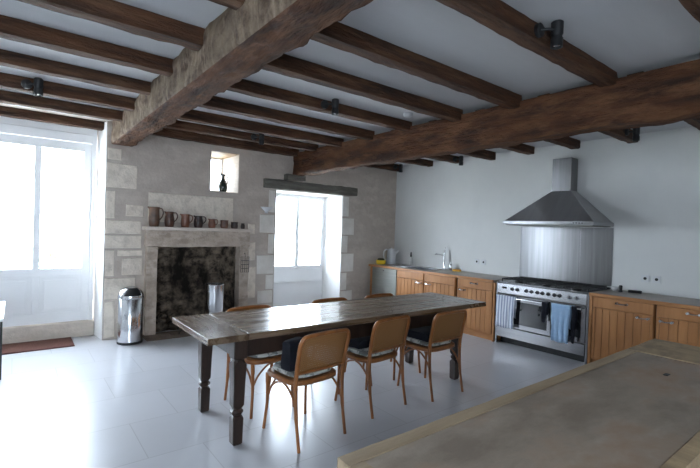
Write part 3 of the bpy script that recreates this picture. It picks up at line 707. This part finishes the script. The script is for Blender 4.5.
# sockets
def socket(y, z, label):
    t = thing('wall_socket', label, 'socket', (XR, y, z), 0, 'wall sockets')
    box('plate', white_plastic, t, -0.010, -0.0005, -0.042, 0.042, -0.042, 0.042, 0.004)
    bm = new(); lathe(bm, [(0.026, -0.0105), (0.026, -0.012), (0.022, -0.012), (0.019, -0.0104)], (0, 0, 0), 20, axis='x'); obj('rim', bm, white_cer, t, smooth=True)
    bm = new(); lathe(bm, [(0.018, -0.0102), (0.018, -0.0106)], (0, 0, 0), 18, axis='x'); obj('well', bm, black, t)
socket(4.35, 1.075, 'left one of the two wall sockets left of the range cooker')
socket(4.22, 1.075, 'right one of the two wall sockets left of the range cooker')
socket(1.91, 1.06, 'left one of the two wall sockets over the right worktop')
socket(1.79, 1.06, 'right one of the two wall sockets over the right worktop')

# ------------------------------------------------------------------ range cooker
rc = thing('range_cooker', 'wide stainless steel range cooker with two towels on its rail', 'cooker', (5.46, 2.905, 0))
W2 = 0.625
bm = new(); bx(bm, 0.03, 0.635, -W2, W2, 0.10, 0.855); obj('body', bm, steel_dull, rc)
for s in (-1, 1):
    box('side_pillar', steel, rc, -0.006, 0.03, s*W2-0.022 if s > 0 else -W2-0.006, s*W2+0.006 if s > 0 else -W2+0.022, 0.0, 0.86, 0.003)
for s in (-1, 1):
    bm = new(); lathe(bm, [(0.022, 0), (0.022, 0.10)], (0.5, s*0.55, 0), 12); obj('foot', bm, black, rc)
bm = new(); loft(bm, [[(-0.020, y, 0.720), (0.03, y, 0.720), (0.03, y, 0.868), (0.006, y, 0.868), (-0.012, y, 0.855)] for y in (-W2+0.018, W2-0.018)])
cp = obj('control_panel', bm, steel, rc, bevel=0.004)
ky = [0.374, 0.299, 0.168, 0.096, 0.013, -0.055, -0.135, -0.214, -0.278, -0.402, -0.487]
for y in ky:
    k = new(); lathe(k, [(0.024, 0), (0.024, -0.004), (0.017, -0.008), (0.016, -0.028), (0.013, -0.032)], (-0.017, y, 0.792), 16, axis='x')
    obj('knob', k, black if y > -0.3 else steel, cp, smooth=True)
box('clock', oven_glass, cp, -0.0205, -0.012, 0.46, 0.53, 0.785, 0.812, 0.002)
def oven_door(y0, y1):
    d = box('oven_door', steel, rc, -0.012, 0.030, y0, y1, 0.255, 0.705, 0.006)
    m = 0.05
    box('oven_window', oven_glass, d, -0.0155, -0.008, y0+m, y1-m, 0.315, 0.625, 0.003)
    bm = new(); tube(bm, [(-0.058, y0+0.03, 0.672), (-0.058, y1-0.03, 0.672)], 0.011, 12)
    for y in (y0+0.06, y1-0.06): tube(bm, [(-0.010, y, 0.672), (-0.058, y, 0.672)], 0.008, 10)
    obj('rail', bm, chrome, d, smooth=True)
oven_door(-0.175, 0.598); oven_door(-0.598, -0.185)
box('storage_drawer', steel, rc, -0.012, 0.03, -0.598, 0.598, 0.102, 0.245, 0.005)
box('plinth', black, rc, 0.10, 0.12, -0.60, 0.60, 0.0, 0.10, 0)  # no real plinth: black sheet put in as shade under the drawer
bm = new(); bx(bm, 0.005, 0.635, -W2, W2, 0.866, 0.878); bx(bm, 0.61, 0.635, -W2, W2, 0.878, 0.905); obj('hob', bm, steel, rc, bevel=0.003)
for i in range(3):
    y0 = -0.59+i*0.40; g = new()
    tube(g, [(0.06, y0, 0.915), (0.58, y0, 0.915), (0.58, y0+0.37, 0.915), (0.06, y0+0.37, 0.915)], 0.008, 6, closed=True)
    tube(g, [(0.06, y0+0.185, 0.915), (0.58, y0+0.185, 0.915)], 0.007, 6)
    for x in (0.19, 0.32, 0.45): tube(g, [(x, y0, 0.915), (x, y0+0.37, 0.915)], 0.007, 6)
    for x in (0.06, 0.58):
        for y in (y0, y0+0.37): tube(g, [(x, y, 0.878), (x, y, 0.915)], 0.007, 6)
    obj('pan_support', g, iron, rc)
    for x in (0.19, 0.45):
        b = new(); lathe(b, [(0.055, 0.878), (0.055, 0.89), (0.038, 0.893), (0.038, 0.902), (0.034, 0.904)], (x, y0+0.185, 0), 18); obj('burner', b, iron, rc, smooth=True)
# steel splashback
sb = thing('steel_splashback', 'tall brushed steel sheet on the wall behind the range cooker', 'splashback', (XR, 2.93, 0.912))
obj('sheet', bx(new(), -0.008, -0.0005, -0.238, 0.645, 0, 0.762), steel_sheet, sb, bevel=0.002); obj('sheet', bx(new(), -0.008, -0.0005, -0.645, -0.241, 0, 0.762), steel_sheet, sb, bevel=0.002)
# extractor hood
hd = thing('extractor_hood', 'pyramid shaped stainless steel extractor hood over the range cooker', 'hood', (6.115, 2.885, 1.695))
a, b = -0.605, 0.625
bm = new(); bx(bm, -0.60, -0.002, a, b, 0.0, 0.045); obj('lip', bm, steel_hood, hd, bevel=0.005)
bm = new()
c0, c1, cx = -0.125, 0.135, -0.195
loft(bm, [[(-0.585, a+0.012, 0.045), (-0.003, a+0.012, 0.045), (-0.003, b-0.012, 0.045), (-0.585, b-0.012, 0.045)],
          [(cx, c0, 0.475), (-0.003, c0, 0.475), (-0.003, c1, 0.475), (cx, c1, 0.475)]]); obj('canopy', bm, steel_hood, hd, bevel=0.003)
bm = new(); bx(bm, cx, -0.003, c0, c1, 0.475, 0.925); obj('chimney', bm, steel_sheet, hd, bevel=0.002)
bm = new(); bx(bm, -0.57, -0.03, a+0.03, b-0.03, -0.012, -0.001)
for i in range(14): bx(bm, -0.56+i*0.037, -0.545+i*0.037, a+0.05, b-0.05, -0.016, -0.012)
obj('filter_panel', bm, steel_dull, hd)
bm = new()
for i in range(4): lathe(bm, [(0.007, 0), (0.007, -0.008), (0.005, -0.010)], (-0.60, -0.47+i*0.035, 0.022), 10, axis='x')
obj('button', bm, black, hd)

# towels and cloth on the oven rails
def towel(name, label, m, y0, y1, ztop, zf, zr, x, ro=0.014, cat='towel'):
    bm = new(); n = 15; prof = []
    def P(s, t, i):
        y = y0+(y1-y0)*t
        return y
    pts = [(-ro-0.004, zf), (-ro-0.006, (zf+ztop)/2), (-ro, ztop)]
    for k in range(1, 6):
        a = PI-k/6*PI; pts.append((ro*math.cos(a), ztop+ro*math.sin(a)))
    pts += [(ro, ztop), (ro+0.002, (zr+ztop)/2), (ro+0.002, zr)]
    fine = spline([(p[0], 0, p[1]) for p in pts], 4)
    rings = []
    for i in range(n+1):
        t = i/n; y = y0+(y1-y0)*t; ring = []
        for p in fine:
            hang = max(0, min(1, (ztop-p.z)/0.25))
            side = -1 if p.x < 0 else 0.4
            wv = abs(math.sin(t*PI*3.3+0.4))*0.014*hang
            yy = y+(0.5-t)*0.03*hang+0.004*math.sin(p.z*30+t*5)
            ring.append((x+p.x+side*wv, yy, p.z+0.006*math.sin(t*9)*hang))
        rings.append(ring)
    loft(bm, rings, closed=False, caps=False)
    o = obj(name, bm, m, smooth=True, angle=2.5)
    md = o.modifiers.new('depth', 'SOLIDIFY'); md.thickness = 0.005; md.offset = 1
    return tag(o, label, cat)
RX = 5.46-0.058
towel('tea_towel', 'blue and white striped towel over the left end of the oven rail', stripes, 3.19, 3.485, 0.675, 0.255, 0.40, RX)
towel('hand_towel', 'plain light blue towel over the right oven rail', blue_cloth, 2.455, 2.695, 0.675, 0.225, 0.40, RX)
towel('oven_cloth', 'black cloth hanging on the oven rail in the middle of the cooker', navy, 2.745, 2.825, 0.675, 0.43, 0.52, RX, cat='cloth')
towel('dark_cloth', 'dark blue cloth right of the light blue towel on the oven rail', navy, 2.385, 2.445, 0.675, 0.245, 0.40, RX, cat='cloth')
# bits on the right worktop
zt = ZT+0.001
o = thing('white_cup', 'small white cup at the left end of the right worktop beside the cooker', 'cup', (5.90, 2.165, zt))
bm = new(); lathe(bm, [(0.022, 0), (0.026, 0.004), (0.045, 0.04), (0.050, 0.055), (0.046, 0.055), (0.022, 0.010)], seg=20); obj('body', bm, white_cer, o, smooth=True)
bm = new(); tube(bm, spline([(0.044, 0, 0.045), (0.068, 0, 0.042), (0.066, 0, 0.02), (0.034, 0, 0.018)], 4), 0.005, 8); obj('handle', bm, white_cer, o, smooth=True)
o = thing('pepper_mill', 'small upright black mill between white cup and flat black case', 'mill', (5.86, 2.085, zt))
bm = new(); lathe(bm, [(0.022, 0), (0.024, 0.005), (0.016, 0.03), (0.020, 0.055)], seg=16); obj('body', bm, black, o, smooth=True)
bm = new(); lathe(bm, [(0.016, 0.056), (0.021, 0.062), (0.017, 0.08), (0.004, 0.085)], seg=16); obj('head', bm, black, o, smooth=True)
o = thing('dark_case', 'flat black case lying right of the black mill on the right worktop', 'case', (5.95, 1.96, zt), 0.3)
box('base', black, o, -0.03, 0.03, -0.07, 0.07, 0, 0.016, 0.006); box('lid', black, o, -0.03, 0.03, -0.07, 0.07, 0.0165, 0.030, 0.006)

# ------------------------------------------------------------------ long table
TX0, TX1, TY0, TY1, TZ = 1.015, 4.12, 2.79, 3.60, 0.793
tb = thing('farmhouse_table', 'long dark wooden farmhouse table in the middle of the room', 'table', ((TX0+TX1)/2, (TY0+TY1)/2, 0))
hx, hy = (TX1-TX0)/2, (TY1-TY0)/2
bm = new(); nb = 5; e = 0.30
for i in range(nb):
    y0 = -hy+i*2*hy/nb
    bx(bm, -hx+e, hx-e, y0+0.0012, y0+2*hy/nb-0.0012, TZ-0.045, TZ-0.001*(i % 2))
obj('plank_top', bm, table_wood, tb, bevel=0.003)
for s in (-1, 1):
    x0, x1 = (-hx, -hx+e-0.002) if s < 0 else (hx-e+0.002, hx)
    box('end_board', table_end, tb, x0, x1, -hy, hy, TZ-0.046, TZ-0.0005, 0.002)
LXa, LXb, LYs = -hx+0.25, 3.70-(TX0+TX1)/2, hy-0.075
bm = new()
for s in (-1, 1): bx(bm, LXa, LXb, s*LYs-0.016-0.02*s, s*LYs+0.016-0.02*s, TZ-0.185, TZ-0.047)
for x in (LXa, LXb): bx(bm, x-0.016, x+0.016, -LYs+0.03, LYs-0.03, TZ-0.185, TZ-0.047)
obj('apron', bm, table_leg, tb, bevel=0.002)
def oct_ring(h, z, ch=0.2, cx=0, cy=0):
    c = h*ch
    return [(cx+x, cy+y, z) for x, y in ((h, -h+c), (h, h-c), (h-c, h), (-h+c, h), (-h, h-c), (-h, -h+c), (-h+c, -h), (h-c, -h))]
for x in (LXa, LXb):
    for s in (-1, 1):
        prof = [(0.030, 0, .12), (0.036, 0.01, .12), (0.039, 0.185, .12), (0.034, 0.200, .4), (0.028, 0.206, .55), (0.042, 0.222, .58), (0.044, 0.236, .58), (0.029, 0.252, .58), (0.033, 0.262, .3), (0.040, 0.278, .15),
                (0.044, 0.45, .12), (0.049, 0.570, .12), (0.040, 0.592, .5), (0.036, 0.604, .5), (0.050, 0.618, .10), (0.050, TZ-0.047, .10)]
        bm = new(); loft(bm, [oct_ring(h, z, c, x, s*LYs) for h, z, c in prof]); obj('leg', bm, table_leg, tb, smooth=True, angle=0.45)

# ------------------------------------------------------------------ cane chairs
CH = 'cane chairs around the long table'
def make_chair(label):
    t = thing('cane_chair', label, 'chair', (0, 0, 0), 0, CH)
    # seat ring: rounded square
    def sq(r, n=36, p=4.0, cy=0.0, z=0.0, ky=1.0):
        out = []
        for i in range(n):
            a = 2*PI*i/n; c, s = math.cos(a), math.sin(a); k = (abs(c)**p+abs(s)**p)**(-1/p)
            out.append((r*k*c, cy+r*k*s*ky, z))
        return out
    bm = new(); loft(bm, [sq(0.205, z=0.425), sq(0.213, z=0.432), sq(0.213, z=0.456), sq(0.207, z=0.462), sq(0.178, z=0.462), sq(0.174, z=0.456), sq(0.174, z=0.430), sq(0.180, z=0.425)], caps=False)
    R = bm.verts[:]; n = 36
    bm.verts.ensure_lookup_table()
    for i in range(n):
        j = (i+1) % n; bm.faces.new((bm.verts[7*n+i], bm.verts[7*n+j], bm.verts[j], bm.verts[i]))
    obj('seat_frame', bm, bentwood, t, smooth=True, angle=1.0)
    bm = new(); loft(bm, [sq(0.178, z=0.455), sq(0.178, z=0.459)]); obj('seat', bm, cane, t)
    # front legs
    for s in (-1, 1):
        bm = new(); tube(bm, spline([(s*0.190, 0.195, 0), (s*0.176, 0.180, 0.20), (s*0.178, 0.178, 0.34), (s*0.180, 0.178, 0.432)], 5), [0.0115]*6+[0.013]*5+[0.0155]*5, 10); obj('leg', bm, bentwood, t, smooth=True)
    # rear legs run up into the back hoop
    for s in (-1, 1):
        bm = new(); tube(bm, spline([(s*0.205, -0.265, 0), (s*0.205, -0.225, 0.22), (s*0.206, -0.212, 0.42), (s*0.208, -0.215, 0.50)], 5), [0.0115]*5+[0.014]*5+[0.016]*6, 10); obj('leg', bm, bentwood, t, smooth=True)
    hp = [(-0.208, -0.215, 0.50), (-0.210, -0.230, 0.60), (-0.213, -0.252, 0.70), (-0.210, -0.264, 0.752), (-0.189, -0.273, 0.787), (-0.145, -0.278, 0.798), (0, -0.284, 0.803)]
    hp = hp+[(-x, y, z) for x, y, z in reversed(hp[:-1])]
    bm = new(); tube(bm, spline(hp, 5), 0.0155, 10); obj('back_frame', bm, bentwood, t, smooth=True)
    def back_y(z, x): return -0.215-0.060*max(0, (z-0.50)/0.30)**1.3-0.009*(1-(x/0.21)**2)
    def rail(z, r):
        bm = new(); tube(bm, [(x, back_y(z, x), z) for x in [-0.205+0.41*i/10 for i in range(11)]], r, 8); return bm
    obj('rail', rail(0.530, 0.012), bentwood, t, smooth=True)
    bm = new(); rings = []
    for i in range(11):
        z = 0.533+(0.797-0.533)*i/10
        hw = 0.207 if z < 0.74 else 0.207-0.06*((z-0.74)/0.057)**2
        rings.append([(-hw+2*hw*k/10, back_y(z, -hw+2*hw*k/10), z) for k in range(11)])
    loft(bm, rings, closed=False); o = obj('cane_back', bm, cane, t, smooth=True); md = o.modifiers.new('depth', 'SOLIDIFY'); md.thickness = 0.004; md.offset = 0
    for s in (-1, 1):
        bm = new(); tube(bm, spline([(s*0.178, 0.172, 0.255), (s*0.182, 0.125, 0.335), (s*0.190, 0.05, 0.395), (s*0.192, -0.03, 0.422)], 5), 0.008, 8); obj('brace', bm, bentwood, t, smooth=True)
    bm = new(); tube(bm, spline([(-0.17, 0.178, 0.255), (-0.13, 0.182, 0.335), (-0.06, 0.188, 0.405), (0, 0.190, 0.420), (0.06, 0.188, 0.405), (0.13, 0.182, 0.335), (0.17, 0.178, 0.255)], 4), 0.008, 8); obj('brace', bm, bentwood, t, smooth=True)
    for s in (-1, 1):
        bm = new(); tube(bm, spline([(s*0.200, -0.215, 0.27), (s*0.198, -0.17, 0.345), (s*0.194, -0.10, 0.40), (s*0.192, -0.04, 0.42)], 5), 0.008, 8); obj('brace', bm, bentwood, t, smooth=True)
    return t
def seat_pad(loc, rz, label):
    def sq(r, z, p=4, n=32): 
        out = []
        for i in range(n):
            a = 2*PI*i/n; c, s = math.cos(a), math.sin(a); k = (abs(c)**p+abs(s)**p)**(-1/p); out.append((r*k*c, r*k*s, z))
        return out
    bm = new(); loft(bm, [sq(0.165, 0.0), sq(0.186, 0.008), sq(0.190, 0.022), sq(0.182, 0.036), sq(0.13, 0.044), sq(0.03, 0.046)])
    o = obj('seat_cushion', bm, floral, None, smooth=True, loc=(loc[0], loc[1], 0.4635)); o.rotation_euler = (0, 0, rz)
    return tag(o, label, 'cushion', 'floral seat cushions')
def black_pad(name, loc, rz, sx, sy, sz, label):
    bm = new(); bx(bm, -sx, sx, -sy, sy, 0, sz); bmesh.ops.subdivide_edges(bm, edges=bm.edges[:], cuts=6, use_grid_fill=True)
    for v in bm.verts:
        v.co += noise.noise_vector(v.co*9+Vector((loc[0]*5, 0, 0)))*0.008
        if v.co.z > sz*0.5: v.co.z -= 0.03*((v.co.x/sx)**4+(v.co.y/sy)**4)*0.5
        v.co.z = max(0, v.co.z)
    o = obj(name, bm, navy, None, smooth=True, loc=loc); o.rotation_euler = (0, 0, rz)
    return tag(o, label, 'cushion', 'black cushions on the near chairs')
c0 = make_chair('nearest honey cane chair, left of three with backs to the camera')
c0.location = (1.755, 2.79, 0); c0.rotation_euler = (0, 0, 0.10); c0.scale = (1.06, 1.02, 1)
near = [(1.755, 2.79, 0.10)]
for x, y, r, lb in ((2.53, 2.915, 0.11, 'honey cane chair, middle of three with backs to the camera'), (3.25, 2.85, 0.0, 'honey cane chair, right of three with backs to the camera')):
    dup(c0, (x, y, 0), r, lb); near.append((x, y, r))
far = [(1.72, 3.375, PI+0.03, 'cane chair tucked under the far side of the table, left one of three'),
       (2.62, 3.39, PI-0.02, 'cane chair tucked under the far side of the table, middle one of three'),
       (3.32, 3.385, PI+0.02, 'cane chair tucked under the far side of the table, right one of three')]
for x, y, r, lb in far: dup(c0, (x, y, 0), r, lb)
for (x, y, r), lb in zip(near, ('floral cushion on the nearest cane chair', 'floral cushion on the middle near-side cane chair', 'floral cushion on the right near-side cane chair')): seat_pad((x, y), r, lb)
for (x, y, r, _), lb in zip(far, ('floral cushion on the far-side cane chair at left', 'floral cushion on the far-side cane chair in the middle', 'floral cushion on the far-side cane chair at right')): seat_pad((x, y), r, lb)
black_pad('black_cushion', (1.64, 2.715, 0.512), 0.10, 0.08, 0.05, 0.22, 'upright black cushion leaning inside the nearest cane chair')
black_pad('black_cushion', (2.49, 2.955, 0.512), 0.11, 0.15, 0.10, 0.085, 'folded black cushion on the middle near-side cane chair')
black_pad('black_cushion', (3.225, 2.85, 0.512), 0.03, 0.165, 0.15, 0.088, 'thick black cushion on the right near-side cane chair')

# ------------------------------------------------------------------ worktable in the foreground
IX0, IX1, IY0, IY1, IZ = 0.735, 3.30, 0.358, 0.965, 0.90
it = thing('kitchen_worktable', 'worn grey brown topped wooden worktable in the right foreground', 'table', ((IX0+IX1)/2, (IY0+IY1)/2, 0))
hx, hy = (IX1-IX0)/2, (IY1-IY0)/2
bm = new(); bx(bm, -hx+0.05, hx-0.46, -hy+0.045, hy-0.055, IZ-0.05, IZ-0.002); obj('top', bm, bench_stone, it, bevel=0.002)
rough_box('edge_board', bench_wood, it, -hx, hx-0.46, hy-0.054, hy, IZ-0.055, IZ, amp=0.003, seed=2)
rough_box('edge_board', bench_end, it, -hx, hx-0.46, -hy, -hy+0.044, IZ-0.055, IZ, amp=0.003, seed=4)
rough_box('edge_board', bench_wood, it, -hx, -hx+0.049, -hy+0.045, hy-0.055, IZ-0.055, IZ, amp=0.003, seed=6)
rough_box('end_board', bench_end, it, hx-0.458, hx, -hy, hy, IZ-0.055, IZ+0.001, amp=0.003, seed=7)
bm = new()
for s in (-1, 1): bx(bm, -hx+0.12, hx-0.12, s*(hy-0.045)-0.015, s*(hy-0.045)+0.015, IZ-0.36, IZ-0.056)
for s in (-1, 1): bx(bm, s*(hx-0.12)-0.015, s*(hx-0.12)+0.015, -hy+0.06, hy-0.06, IZ-0.36, IZ-0.056)
obj('apron', bm, bench_dark, it)
for s in (-1, 1):
    for q in (-1, 1):
        bm = new(); loft(bm, [oct_ring(h, z, 0.15, s*(hx-0.12), q*(hy-0.075)) for h, z in ((0.03, 0), (0.038, 0.3), (0.045, IZ-0.36), (0.045, IZ-0.057))]); obj('leg', bm, bench_dark, it)
box('shelf', bench_dark, it, -hx+0.10, hx-0.10, -hy+0.05, hy-0.05, 0.18, 0.21, 0.003)
# small dark catch let into the top
o = tag(box('dark_nail_plate', black, None, 2.46, 2.50, 0.66, 0.68, IZ-0.0015, IZ+0.002, 0.001), 'tiny dark metal plate let into the worktable top', 'plate')

# ------------------------------------------------------------------ rug by the door
rg = thing('door_mat', 'red brown rectangular mat in front of the glazed door', 'mat', (-0.02, 6.45, 0.0), 0.0)
box('pile', rug_m, rg, -0.63, 0.61, -0.225, 0.215, 0.001, 0.014, 0.003)
bm = new()
for q in ((-0.645, 0.625, -0.24, -0.226), (-0.645, 0.625, 0.216, 0.23), (-0.645, -0.631, -0.226, 0.216), (0.611, 0.625, -0.226, 0.216)): bx(bm, *q, 0.001, 0.013)
obj('binding', bm, rug_edge, rg)

# ------------------------------------------------------------------ white-topped side table at the left edge
st = thing('side_table', 'white-topped table with thin dark metal legs cut by the left edge', 'table', (-0.50, 4.83, 0))
box('top', white_paint, st, -0.42, 0.44, -0.46, 0.46, 0.725, 0.75, 0.005)
bm = new()
for q in ((-0.40, 0.42, -0.44, -0.42), (-0.40, 0.42, 0.42, 0.44), (-0.40, -0.38, -0.42, 0.42), (0.40, 0.42, -0.42, 0.42)): bx(bm, *q, 0.685, 0.724)
obj('frame', bm, black, st)
for x in (-0.39, 0.41):
    for y in (-0.43, 0.43): box('leg', black, st, x-0.012, x+0.012, y-0.012, y+0.012, 0, 0.685, 0.002)

# ------------------------------------------------------------------ spotlights and smoke alarm
def spot(loc, label, s=1.0, dy=-1):
    t = thing('ceiling_spotlight', label, 'spotlight', loc, 0, 'black spotlights on the joists')
    bm = new(); lathe(bm, [(0.042, 0), (0.042, dy*0.022), (0.036, dy*0.026)], (0, 0, 0), 20, axis='y'); obj('base', bm, black, t, smooth=True)
    bm = new(); tube(bm, [(0, dy*0.024, 0), (0.03, dy*0.06, 0.0), (0.055, dy*0.072, 0.0)], 0.009, 8); obj('arm', bm, black, t, smooth=True)
    bm = new(); lathe(bm, [(0.030, 0.055), (0.036, 0.05), (0.036, -0.02), (0.031, -0.03), (0.031, -0.042), (0.036, -0.048), (0.036, -0.10), (0.032, -0.10), (0.030, -0.085)], (0.085, dy*0.078, 0), 20); h = obj('head', bm, black, t, smooth=True)
    bm = new(); lathe(bm, [(0.029, -0.088), (0.020, -0.092), (0.004, -0.094)], (0.085, dy*0.078, 0), 18); obj('lens', bm, chrome, h, smooth=True)
spot((2.50, 1.400, 2.80), 'black spotlight on the joist above the range hood side, nearest the camera')
spot((2.44, 3.62, 2.80), 'black spotlight on a joist over the middle of the table')
spot((2.62, 5.63, 2.80), 'black spotlight on a joist in front of the small niche window')
spot((0.06, 4.978, 2.785), 'black spotlight on a joist left of the big beam, near the glazed door')
spot((5.84, 4.678, 2.79), 'black spotlight at the joist end left of the extractor hood')
spot((5.62, 2.008, 2.79), 'black spotlight at the joist end right of the extractor hood')
spot((5.82, 6.098, 2.79), 'black spotlight at the joist end in the far corner')
sm = thing('smoke_alarm', 'white round smoke alarm on the ceiling beside the dark beam', 'smoke alarm', (3.42, 3.40, ZC))
bm = new(); lathe(bm, [(0.055, -0.001), (0.057, -0.012)], seg=24); obj('base', bm, white_plastic, sm, smooth=True)
bm = new(); lathe(bm, [(0.054, -0.012), (0.050, -0.03), (0.035, -0.04), (0.003, -0.043)], seg=24); obj('cover', bm, white_plastic, sm, smooth=True)

# ------------------------------------------------------------------ outside
struct(box('ground_outside', terrace, None, -14, 18, 6.96, 30, -0.2, -0.1, 0))
def shrub(loc, r, label):
    t = thing('garden_shrub', label, 'shrub', loc, 0, 'shrubs outside the glazed door')
    bm = new(); rr = random.Random(int(loc[0]*100))
    for i in range(260):
        d = Vector((rr.gauss(0, 1), rr.gauss(0, 1), rr.gauss(0, 1))); d.normalize(); p = d*r*rr.uniform(0.55, 1); p.z = p.z*0.8+r*0.9
        n = Vector((rr.gauss(0, 1), rr.gauss(0, 1), rr.gauss(0, 1))).normalized(); u = n.orthogonal().normalized(); v = n.cross(u); s = rr.uniform(0.04, 0.08)
        quad(bm, p-u*s, p-v*s*0.5, p+u*s, p+v*s*0.5)
    obj('foliage', bm, leaf, t)
    bm = new(); tube(bm, [(0, 0, 0), (0.02, 0, r*0.5), (0, 0.02, r)], [0.03, 0.025, 0.015], 6); obj('stem', bm, table_leg, t)
shrub((-1.1, 13.2, -0.1), 0.55, 'low shrub outside seen through the left pane of the door')
shrub((0.75, 13.5, -0.1), 0.50, 'low shrub outside seen through the right pane of the door')
